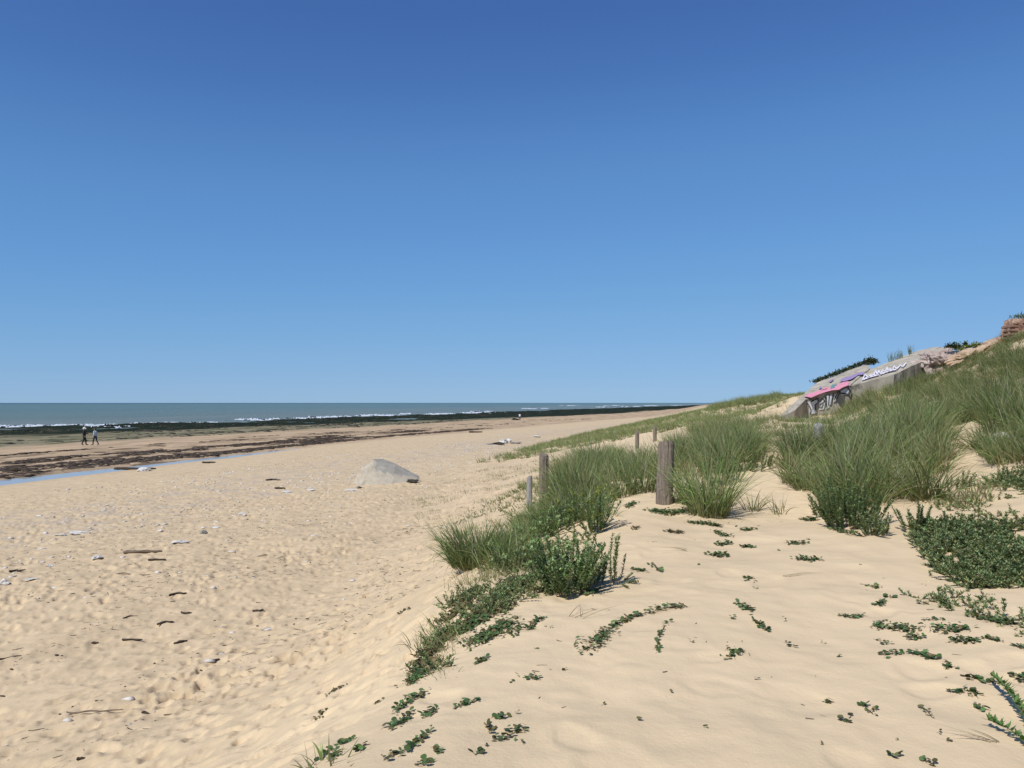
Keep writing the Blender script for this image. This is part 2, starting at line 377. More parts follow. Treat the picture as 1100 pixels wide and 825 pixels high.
def tussock(rb, x, y, z, hgt, nb, rad, width=.006, lean=(.0, .55), wind=(-.05, .0), dry=.18, pal=G_MARRAM):
    a = RNG.random(nb) * 2 * math.pi; rr = rad * np.sqrt(RNG.random(nb))
    b = np.stack([x + rr * np.cos(a), y + rr * np.sin(a), np.full(nb, z)], 1)
    b[:, 2] = H(b[:, 0], b[:, 1], False) - .03 if z is None else z - .03
    ln = lean[0] + (lean[1] - lean[0]) * (rr / rad) * RNG.uniform(.3, 1.1, nb) + np.abs(RNG.normal(0, .16, nb))
    dx = np.cos(a) * np.sin(ln) + wind[0]; dy = np.sin(a) * np.sin(ln) + wind[1]
    az = np.arctan2(dy, dx) + RNG.normal(0, .7, nb)
    el = math.pi / 2 - np.minimum(np.hypot(dx, dy), 1.2)
    L = hgt * RNG.uniform(.5, 1.15, nb)
    cu_ = -RNG.gamma(1.6, .42, nb) - .02
    c = vary(pal * RNG.uniform(.72, 1.3), nb, .28); d = RNG.random(nb) < dry
    c[d] = G_STRAW * RNG.uniform(.7, 1.15, (d.sum(), 1))
    hi = RNG.random(nb) < .035                           # flowering stalks: straight, pale, standing above the leaves
    c[hi] = G_PALE * RNG.uniform(.9, 1.4, (hi.sum(), 1)); L[hi] = hgt * RNG.uniform(1.0, 1.3, hi.sum()); cu_[hi] = -.1
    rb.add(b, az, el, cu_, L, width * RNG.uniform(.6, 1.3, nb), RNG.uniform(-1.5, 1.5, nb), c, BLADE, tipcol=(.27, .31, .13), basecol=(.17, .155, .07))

def in_poly(px, py, poly):
    poly = np.asarray(poly, float); ins = np.zeros(len(px), bool); j = len(poly) - 1
    for i in range(len(poly)):
        xi, yi = poly[i]; xj, yj = poly[j]
        with np.errstate(divide='ignore', invalid='ignore'):
            ins ^= ((yi > py) != (yj > py)) & (px < (xj - xi) * (py - yi) / (yj - yi) + xi)
        j = i
    return ins
def scatter(poly, yr, n, clump=0.0, seed=0):            # n ground points whose place in the photo lies inside poly
    pl = np.asarray(poly, float)
    out = []
    got = 0
    for _ in range(60):
        Y = np.sqrt(RNG.uniform(yr[0] ** 2, yr[1] ** 2, n * 3))
        X = RNG.uniform((pl[:, 0].min() - CX) / F, (pl[:, 0].max() - CX) / F, n * 3) * Y
        Z = H(X, Y)
        px, py = project(X, Y, Z)
        ok = in_poly(px, py, pl)
        if clump: ok &= fbm(X * .9, Y * .9, 60 + seed, 3) > clump * .5 - .25
        out.append(np.stack([X, Y, Z], 1)[ok]); got += ok.sum()
        if got >= n: break
    o = np.concatenate(out)
    return o[:n]

# ------------------------------------------------------------------ camera, light, sky
cam = bpy.data.cameras.new('camera'); co = bpy.data.objects.new('camera', cam); COL.objects.link(co)
co.location = (0, 0, EYE); co.rotation_euler = (R(90), 0, 0)
cam.sensor_width = 36; cam.lens = 36 * F / 1100; cam.shift_y = (HY - 412.5) / 1100
cam.clip_start = .1; cam.clip_end = 80000
SC.camera = co
SUN_EL, SUN_AZ = 50.0, -142.0                           # azimuth clockwise from the view direction: behind, over the left shoulder
sd = Vector((math.sin(R(SUN_AZ)) * math.cos(R(SUN_EL)), math.cos(R(SUN_AZ)) * math.cos(R(SUN_EL)), math.sin(R(SUN_EL))))
sl = bpy.data.lights.new('sun', 'SUN'); sl.energy = 4.15; sl.angle = R(.53); sl.color = (1, .965, .91)
so = bpy.data.objects.new('sun', sl); COL.objects.link(so); so.rotation_euler = sd.to_track_quat('Z', 'Y').to_euler(); so.location = (0, 0, 60)
W = bpy.data.worlds.new('World'); SC.world = W; W.use_nodes = True
wt = W.node_tree; bg = wt.nodes['Background']
sky = wt.nodes.new('ShaderNodeTexSky'); sky.sky_type = 'NISHITA'; sky.sun_disc = False
sky.sun_elevation = R(SUN_EL); sky.sun_rotation = R(SUN_AZ); sky.altitude = 2000; sky.air_density = 1.0; sky.dust_density = 0; sky.ozone_density = 10
def vmul(src, k):
    a = wt.nodes.new('ShaderNodeVectorMath'); a.operation = 'SCALE'; a.inputs['Scale'].default_value = k; wt.links.new(src, a.inputs[0]); return a.outputs[0]
crv = wt.nodes.new('ShaderNodeRGBCurve')                 # film-like response: softer step between zenith and horizon
for ch, pts in enumerate((((.056, .055), (.096, .108), (.47, .275)), ((.124, .142), (.212, .268), (.68, .46)), ((.296, .385), (.474, .575), (.81, .69)))):
    cv_ = crv.mapping.curves[ch]; cv_.points[1].location = (1, pts[-1][1] * 1.08)
    for p in pts: cv_.points.new(*p)
crv.mapping.update()
wt.links.new(vmul(sky.outputs[0], .1), crv.inputs['Color'])
cmb_out = vmul(crv.outputs[0], 10.0)
wt.links.new(cmb_out, bg.inputs[0]); bg.inputs[1].default_value = .10
vs = SC.view_settings; SC.display_settings.display_device = 'sRGB'
vs.view_transform = 'Standard'; vs.look = 'None'; vs.gamma = 1; vs.use_curve_mapping = False; vs.exposure = 0.07

# ------------------------------------------------------------------ setting
def build_ground():
    th = np.concatenate([np.linspace(-180, -60, 50)[:-1], np.linspace(-60, -42, 60)[:-1], np.linspace(-42, 42, 980)[:-1], np.linspace(42, 60, 60)[:-1], np.linspace(60, 180, 50)[:-1]])
    th = np.radians(th)
    r = np.concatenate([np.linspace(.05, 2.0, 30)[:-1], np.exp(np.linspace(math.log(2.0), math.log(70), 720))[:-1], np.exp(np.linspace(math.log(70), math.log(1200), 260))[:-1], np.exp(np.linspace(math.log(1200), math.log(30000), 40))])
    n, k = len(th), len(r)
    X = (r[:, None] * np.sin(th)[None]).ravel(); Y = (r[:, None] * np.cos(th)[None]).ravel()
    Z = H(X, Y)
    u, v = coast(X, Y)
    toe = np.interp(u, [0, 6, 10, 20, 30, 50, 100, 200, 470, 1000], [7.2, 7.2, 7.0, 7.2, 9, 13.5, 17, 19.5, 33, 62])
    du = 1 - sstep(v + 1.2 * fbm(X * .5, Y * .5, 77), toe - 5.4, toe - 1.0)
    i = np.arange(k - 1)[:, None] * n; j = np.arange(n)[None]; j2 = (j + 1) % n
    Fq = np.stack([i + j, i + n + j, i + n + j2, i + j2], -1).reshape(-1, 4)
    o = mk('sandy_ground', np.stack([X, Y, Z], 1), Fq, M['sand'], smooth=True, attrs=dict(cu=u, cv=v, dune=du))
    tag(o, 'pale sandy beach and dune running down to dark weed covered rock', 'sand', kind='structure')
build_ground()

def build_sea():
    # water sheet reaching the horizon, laid out along the coast direction
    th = np.radians(np.linspace(-180, 180, 361)[:-1]); r = np.exp(np.linspace(math.log(8), math.log(60000), 120))
    X = (r[:, None] * np.sin(th)[None]).ravel(); Y = (r[:, None] * np.cos(th)[None]).ravel()
    u, v = coast(X, Y)
    n, k = len(th), len(r)
    i = np.arange(k - 1)[:, None] * n; j = np.arange(n)[None]; j2 = (j + 1) % n
    Fq = np.stack([i + j, i + n + j, i + n + j2, i + j2], -1).reshape(-1, 4)
    keep = (v[Fq].min(1) > 70)
    o = mk('sea', np.stack([X, Y, np.zeros(len(X))], 1), Fq[keep], M['sea'], attrs=dict(cu=u, cv=v))
    tag(o, 'grey green sea reaching the flat horizon', 'sea', kind='structure')
build_sea()

def build_channel():
    us = np.linspace(10, 74, 140); vs_ = np.linspace(-4.2, 4.2, 14)
    U, Vv = np.meshgrid(us, vs_, indexing='ij'); V0 = PUD + Vv
    X = DX * U - DY * V0; Y = DY * U + DX * V0
    zl = 5 - 4.27
    i = np.arange(139)[:, None] * 14; j = np.arange(13)[None]
    Fq = np.stack([i + j, i + 14 + j, i + 15 + j, i + j + 1], -1).reshape(-1, 4)
    o = mk('water_channel', np.stack([X.ravel(), Y.ravel(), np.full(X.size, zl)], 1), Fq, M['pool'])
    tag(o, 'narrow strip of standing water left on the sand', 'water', kind='structure')
build_channel()

def build_foam():
    V, Fq = [], []; n = 0
    for (x0, x1, y, th, s) in [(-40, 60, 458.6, 2.2, 1), (20, 176, 457.2, 1.6, 2), (90, 140, 459.2, 1.5, 3), (140, 235, 454.8, 1.2, 4), (252, 294, 450.8, 1.7, 5), (290, 345, 449.8, 1.2, 6), (330, 384, 448.2, 1.1, 7), (380, 430, 446.5, 1.9, 8), (428, 442, 444.6, 1.0, 9),
                              (455, 490, 445.1, 1.5, 10), (494, 548, 443.6, 1.2, 11), (505, 530, 442.2, .7, 16), (600, 626, 435.6, .7, 12), (640, 692, 437.0, .9, 13), (690, 708, 435.6, .6, 14), (648, 670, 435.6, .5, 15), (720, 735, 435.4, .4, 17), (560, 590, 439.0, .5, 18)]:
        Y0 = EYE * F / (y - HY); dYp = Y0 * Y0 / (F * EYE)
        a = np.linspace(0, 1, 160); bq = np.linspace(-1, 1, 9)
        A, Bq = np.meshgrid(a, bq, indexing='ij')
        Xc = (x0 + (x1 - x0) * A - CX) / F
        taper = np.sin(np.pi * np.clip(A, .001, .999)) ** .5
        Yc = Y0 + dYp * th * (Bq * .5 * taper + .55 * fbm(A * 4 + s * 7, A * 0, 3 + s)) - (x0 + (x1 - x0) * A - (x0 + x1) / 2) * dYp * -.012
        X = Xc * Yc
        hgt = min(.55, .28 + Y0 * .0006)
        Z = .03 + hgt * np.maximum(0, 1 - Bq ** 2) * (.5 + fbm(A * 30, Bq * 2 + s, s))
        nz = fbm(A * (x1 - x0) * .16 + s * 31, Bq * 1.3 + s, 8 + s, 3)
        i = np.arange(159)[:, None] * 9; j = np.arange(8)[None]
        q = np.stack([i + j, i + 9 + j, i + 10 + j, i + j + 1], -1)
        keep = (nz[:-1, :-1] > -.12)
        Fq.append(q[keep] + n); V.append(np.stack([X.ravel(), Yc.ravel(), Z.ravel()], 1)); n += X.size
    o = mk('sea_foam', np.concatenate(V), np.concatenate(Fq), M['foam'], smooth=True)
    tag(o, 'broken white lines of surf rolling over the shallows', 'foam', kind='stuff')
build_foam()

# ------------------------------------------------------------------ rocks, sticks, weed
def rock_mesh(name, sx, sy, sz, seed, mat, rough=.35, sub=3, sharp=True):
    bm = bmesh.new(); bmesh.ops.create_icosphere(bm, subdivisions=sub, radius=1)
    for v in bm.verts:
        p = v.co.copy(); k = 1 + rough * mnoise.fractal(p * 1.4 + Vector((seed * 3.1, seed, -seed)), .9, 2.0, 4) + rough * .35 * mnoise.fractal(p * 4.5 + Vector((seed, 0, seed)), .8, 2.0, 3)
        if sharp:
            for q in range(4):
                a = Vector((math.sin(seed * 5 + q * 2.1), math.cos(seed * 3 + q * 1.7), math.sin(seed + q * 2.9))).normalized()
                d = p.dot(a)
                if d > .62: p -= a * (d - .62)
        p *= k; v.co = (p.x * sx, p.y * sy, p.z * sz)
    me = bpy.data.meshes.new(name); bm.to_mesh(me); bm.free(); me.materials.append(mat)
    return me
def rock(name, px, py, w, d, h, mat, label, cat='stone', group=None, seed=None, bury=.25, rz=0):
    x, y, z = ground(px, py)
    me = rock_mesh(name, w / 2, d / 2, h / 2, seed or int(px * 7 + py) % 97, mat)
    o = bpy.data.objects.new(name, me); COL.objects.link(o); o.location = (x, y, z + h / 2 - bury * h); o.rotation_euler.z = rz
    return tag(o, label, cat, group)

STONES = [  # px, py, width, depth, height, material, label
    (84, 573, .75, .45, .10, 'stone', 'wide flat pale stone lying highest on the beach near the wrack line'),
    (66, 575, .40, .30, .07, 'stone', 'thin pale slab at the seaward end of the wide flat stone'),
    (104, 600, .36, .24, .11, 'stone', 'white oblong stone just before the driftwood log'),
    (53, 609, .22, .16, .07, 'stone', 'small white stone between the white oblong stone and the edge of the view'),
    (5, 628, .26, .20, .15, 'stone', 'white upright stone casting a dark shadow at the edge of the view'),
    (34, 623, .30, .18, .04, 'stone', 'very thin pale stone almost sunk beside the white upright stone'),
    (193, 583, .55, .35, .09, 'stone', 'broad pale stone beyond the driftwood log'),
    (218, 573, .32, .22, .10, 'greystone', 'greyish angular stone just behind the broad pale stone'),
    (232, 567, .28, .2, .06, 'stone', 'small cream stone following the greyish angular stone up the beach'),
    (172, 571, .18, .14, .09, 'stone', 'lone white pebble between the wide flat stone and the broad pale stone'),
    (261, 554, .32, .22, .12, 'stone', 'white lump of stone halfway between the broad pale stone and the concrete block'),
    (156, 506, .95, .7, .34, 'stone', 'whitish rounded rock at the end of the dark log by the water channel'),
    (308, 529, .55, .4, .09, 'stone', 'flat pale stone under two dark weed lumps'),
    (334, 527, .5, .35, .08, 'stone', 'flat cream stone left of a row before the concrete block'),
    (377, 527, .6, .4, .10, 'stone', 'pale flat stone resting near the foot of the concrete block'),
    (385, 524, .3, .25, .12, 'greystone', 'grey stub of stone at the seaward foot of the concrete block'),
    (541, 476, 1.2, .9, .55, 'stone', 'bright pale boulder standing highest among the far beach rubble'),
    (546, 474.5, .9, .7, .4, 'stone', 'small pale boulder behind the bright boulder in the far rubble'),
    (535, 477.5, 1.3, .8, .32, 'darkrock', 'dark low rock in front of the bright boulder in the far rubble'),
    (553, 476.5, 1.4, .8, .22, 'greystone', 'long flat grey slab at the landward end of the far rubble'),
    (526, 477.5, 1.2, .7, .18, 'greystone', 'flat grey slab at the seaward end of the far rubble'),
    (576, 469.5, 1.1, .8, .3, 'stone', 'lone cream boulder on the sand beyond the far rubble'),
    (553, 451.3, 2.3, 1.6, .7, 'darkrock', 'low dark rock at the feet of the far walker in white'),
]
for i, (px, py, w, d, h, m, lab) in enumerate(STONES):
    rock('beach_stone', px, py, w, d, h, M[m], lab, 'stone', 'stones lying on the beach', seed=i + 3, rz=i * .7)

def stick_mesh(name, L, r, seed, mat, bend=.12):
    rs = np.random.default_rng(seed); n = 14; k = 9
    t = np.linspace(0, 1, n); cx = (t - .5) * L; cy = bend * L * (fbm(t * 2.3 + seed, t * 0, seed, 2)); cz = .25 * bend * L * fbm(t * 2 + seed * 3, t * 0, seed + 5, 2)
    V = []
    for i in range(n):
        rad = r * (1 - .45 * t[i]) * (1 + .35 * vnoise(np.array([t[i] * 7]), np.array([seed * 1.3]), 4)[0]) * (.55 if i in (0, n - 1) else 1)
        for j in range(k):
            a = 2 * math.pi * j / k; q = rad * (1 + .18 * math.sin(3 * a + seed))
            V.append((cx[i], cy[i] + q * math.cos(a), cz[i] + q * math.sin(a)))
    Fc = [(i * k + j, i * k + (j + 1) % k, (i + 1) * k + (j + 1) % k, (i + 1) * k + j) for i in range(n - 1) for j in range(k)]
    Fc += [tuple(range(k))[::-1], tuple((n - 1) * k + j for j in range(k))]
    me = bpy.data.meshes.new(name); me.from_pydata(V, [], Fc); me.materials.append(mat)
    for p in me.polygons: p.use_smooth = True
    return me
STICKS = [  # px, py, length, radius, heading deg, bend, material, label
    (142, 688, .34, .020, 3, .10, 'stick', 'straight dark driftwood stick lying across the view among the footprints'),
    (194, 690, .22, .022, 38, .45, 'stick', 'short crooked dark stick with a thick end beyond the straight stick'),
    (231, 711, .13, .018, 40, .05, 'stick', 'stubby black stick lying at a slant on trampled sand'),
    (217, 722, .10, .010, -35, .2, 'stick', 'tiny black twig just before the stubby black stick'),
    (178, 671, .28, .030, 30, .5, 'weed', 'ragged clump of dark dried weed farther up than the crooked stick'),
    (102, 692, .11, .034, 0, .1, 'weed', 'dark oval lump of dried weed to seaward of the straight stick'),
    (6, 707, .42, .012, 32, .2, 'stick', 'slender dark stick at the seaward edge of the trampled sand'),
    (103, 764, .62, .010, 8, .25, 'drift', 'long thin grey stick on the heavily trodden sand'),
    (157, 767, .11, .016, -30, .3, 'stick', 'small dark forked stick near the long thin grey stick'),
    (87, 817, .07, .014, 15, .3, 'stick', 'stub of dark wood in the deepest footprints'),
    (153, 596, .95, .050, 6, .08, 'drift', 'longest weathered driftwood log on the upper beach'),
    (169, 602, .42, .040, 14, .25, 'stick', 'dark broken branch just below the driftwood log'),
    (145, 616, .75, .012, 4, .30, 'drift', 'bowed thin pale stick between the driftwood log and the footprints'),
    (191, 640, .34, .026, 25, .3, 'stick', 'dark knobbly stick alone on the middle of the beach'),
    (140, 663, .26, .016, 50, .3, 'stick', 'slanting twig behind the straight dark stick'),
    (145, 504.5, 2.6, .09, 4, .08, 'stick', 'long dark log beside the whitish rounded rock near the water channel'),
    (18, 614, .30, .04, 10, .4, 'weed', 'dark tuft of weed behind the thin sunk stone'),
    (294, 516, .8, .08, 0, .3, 'weed', 'dark weed lump, the farther of a pair before the concrete block'),
    (301, 525, .5, .08, 0, .3, 'weed', 'dark weed lump, the nearer of a pair before the concrete block'),
    (224, 497.5, .9, .1, 10, .3, 'weed', 'isolated weed lump on dry sand near the end of the water channel'),
    (511, 464.8, 1.9, .19, 2, .05, 'weed', 'long dark bank of weed alone on the open far sand'),
    (200, 659, .22, .03, 10, .6, 'weed', 'wispy weed tuft beyond the ragged clump'),
    (278, 657, .2, .03, 30, .6, 'weed', 'wispy weed tuft closest to the dune on the middle beach'),
    (316, 671, .05, .014, 80, .1, 'stick', 'single black wood chip closest to the dune foot'),
    (281, 597, .45, .012, 10, .5, 'drift', 'curved twig lying on the upper beach toward the dune'),
]
for i, (px, py, L, r, hd, bd, m, lab) in enumerate(STICKS):
    x, y, z = ground(px, py)
    nm = 'seaweed_clump' if m == 'weed' else 'driftwood_stick'
    o = bpy.data.objects.new(nm, stick_mesh(nm, L, r, i + 2, M[m], bd)); COL.objects.link(o)
    o.location = (x, y, z + r * .55); o.rotation_euler.z = R(hd)
    if m == 'weed': o.scale = (1, 1.5, .6)
    tag(o, lab, 'seaweed' if m == 'weed' else 'driftwood', 'weed lumps on the beach' if m == 'weed' else 'sticks washed up on the beach')

def lumps(name, pts, size, mat, label, cat, flat=.35, seed=1):  # uncounted scatter of small lumps as one sheet of stuff
    bm = bmesh.new(); bmesh.ops.create_icosphere(bm, subdivisions=1, radius=1)
    bv = np.array([v.co[:] for v in bm.verts]); bf = np.array([[v.index for v in f.verts] for f in bm.faces]); bm.free()
    N = len(pts); k = len(bv)
    sc = size[0] + (size[1] - size[0]) * RNG.random((N, 1)) ** 2.2
    sx = sc * RNG.uniform(.6, 2.0, (N, 1)); sy = sc * RNG.uniform(.5, 1.1, (N, 1)); sz = sc * flat * RNG.uniform(.6, 1.4, (N, 1))
    a = RNG.normal(R(10), .5, (N, 1))
    jit = 1 + RNG.uniform(-.35, .35, (N, k))
    bx, by, bz = bv[:, 0] * jit, bv[:, 1] * jit, bv[:, 2] * jit
    X = bx * sx; Y = by * sy; Z = bz * sz
    V = np.stack([pts[:, 0:1] + X * np.cos(a) - Y * np.sin(a), pts[:, 1:2] + X * np.sin(a) + Y * np.cos(a), pts[:, 2:3] + Z], -1).reshape(-1, 3)
    Fq = (bf[None] + (np.arange(N) * k)[:, None, None]).reshape(-1, 3)
    return tag(mk(name, V, Fq, mat), label, cat, kind='stuff')
def coast_pts(n, v0, v1, u0, u1, thr, seed, fu=.05, fv=.4):
    u = RNG.uniform(u0, u1, n * 8); v = RNG.uniform(v0, v1, n * 8)
    ok = fbm(u * fu, v * fv, seed, 4) > thr
    u, v = u[ok][:n], v[ok][:n]
    vv = v - bend(u)
    X = DX * u - DY * vv; Y = DY * u + DX * vv
    k = Y > 4
    return np.stack([X, Y, H(X, Y)], 1)[k]
wr = np.concatenate([coast_pts(5200, 38.4, 47, 18, 120, .08, 101, .10, .55), coast_pts(4200, 44, 57, 18, 120, .20, 104, .10, .6), coast_pts(1800, 38.0, 41, 18, 125, .0, 102, .12, .9), coast_pts(500, 40, 58, 90, 210, .34, 103, .12, .8)])
lumps('seaweed_wrack', wr, (.05, .36), M['weed'], 'dark brown banks of stranded seaweed along the water channel', 'seaweed', .2)
st = np.concatenate([coast_pts(1500, 68, 96, 5, 200, .08, 111, .08, .3), coast_pts(2400, 95, 140, 5, 420, .05, 112, .06, .2)])
lumps('reef_rubble', st, (.10, .45), M['darkrock'], 'dark weed covered rocks bared by the low tide', 'rocks', .3)
sm = coast_pts(5200, 5, 30, 2, 80, .0, 121, .35, .6); sm[:, 2] += .004
lumps('beach_debris', sm, (.005, .028), M['stick'], 'dark specks of twig and weed strewn over the beach', 'debris', .4)
sh = np.concatenate([coast_pts(1400, 15, 28, 8, 75, .10, 131, .2, .5), coast_pts(1100, 5.5, 30, 2, 60, -.05, 133, .4, .6), coast_pts(600, 14.5, 24, 30, 75, -.05, 134, .2, .5)]); sh[:, 2] += .006
lumps('shell_gravel', sh, (.008, .075), M['stone'], 'pale shell and pebble fragments strewn over the beach', 'gravel', .45)

def twigs(name, p, mat, label, lmax=.17):
    n = len(p); L = .02 + lmax * RNG.random(n) ** 2.5; a = RNG.normal(.15, .8, n); r = RNG.uniform(.0015, .005, n) * (.6 + L * 4); tl = RNG.normal(0, .06, n)
    d = np.stack([np.cos(a), np.sin(a), tl], 1); sd_ = np.stack([-np.sin(a), np.cos(a), np.zeros(n)], 1); up = np.array([0, 0, 1.])
    base = p + up * (r[:, None] * .6 + .002); V = np.empty((n, 3, 3, 3))
    bend = RNG.normal(0, .12, n) * L
    for i, t in enumerate((-.5, 0, .5)):
        c = base + d * (L * t)[:, None] + (sd_ * bend[:, None] if t == 0 else 0)
        for j, (ca, sa) in enumerate(((1, -.5), (-1, -.5), (0, 1))): V[:, i, j] = c + (sd_ * ca + up * sa) * (r * (1 - .4 * (t + .5)))[:, None]
    q = np.array([[i * 3 + j, i * 3 + (j + 1) % 3, i * 3 + 3 + (j + 1) % 3, i * 3 + 3 + j] for i in (0, 1) for j in range(3)])
    Fq = (q[None] + (np.arange(n) * 9)[:, None, None]).reshape(-1, 4)
    tag(mk(name, V.reshape(-1, 3), Fq, M[mat]), label, 'twigs', kind='stuff')
twigs('twig_litter', np.concatenate([coast_pts(2600, 6, 30, 3, 60, .0, 151, .25, .5), coast_pts(3200, 4.0, 18, 3, 24, -.02, 152, .35, .7)]), 'stick', 'thin dark twigs and weed threads strewn over the trampled sand')
_q = coast_pts(260, -10, 2.0, 4, 16, .05, 153, .4, .5); twigs('straw_litter', _q[_q[:, 1] > 3.2], 'drift', 'small broken straws lying on the smooth dune sand', .06)

# ------------------------------------------------------------------ concrete block half buried in the beach
def build_block():
    x, y, z = ground(420, 521)
    s = y / F
    def w(px, dy, h): return ((px - 420) * s, dy, h)
    V = [w(381, .0, -.35), w(392, -.95, -.3), w(430, -1.15, -.3), w(460, -.1, -.35), w(457, .9, -.3), w(404, 2.1, -.3),
         w(404, .75, 1.10), w(394, .75, .82), w(408, .0, .58), w(430, .1, .46), w(453, .65, .20), w(455, .95, .24), w(428, 1.0, .86), w(412, 1.5, 1.06)]
    bm = bmesh.new(); vs_ = [bm.verts.new(p) for p in V]; bmesh.ops.convex_hull(bm, input=vs_)
    bmesh.ops.triangulate(bm, faces=bm.faces[:])
    bmesh.ops.subdivide_edges(bm, edges=bm.edges[:], cuts=5, use_grid_fill=True)
    for v in bm.verts:
        p = v.co
        left = max(0, min(1, (-.25 - p.x) / .8))
        k = mnoise.fractal(p * 2.2, .9, 2, 4)
        v.co += Vector((-.10 * k * (left + .12), -.12 * k * (left + .1), .06 * k * left))
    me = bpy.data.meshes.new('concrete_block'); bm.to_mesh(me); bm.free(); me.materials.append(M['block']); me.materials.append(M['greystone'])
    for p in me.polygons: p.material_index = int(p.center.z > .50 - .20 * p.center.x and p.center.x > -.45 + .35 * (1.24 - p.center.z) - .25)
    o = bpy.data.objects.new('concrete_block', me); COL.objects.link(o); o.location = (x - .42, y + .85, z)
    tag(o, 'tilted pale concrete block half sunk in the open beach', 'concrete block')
    d = rock('shadowed_hollow', 443, 518.8, .55, .35, .30, M['darkrock'], 'dark lump put in for the shade of the hollow under the landward edge of the concrete block', 'stone', seed=5, bury=.3)  # dark rock shape stands in for the shade inside the block's hollow
    d.name = 'hollow_shade_lump'
build_block()

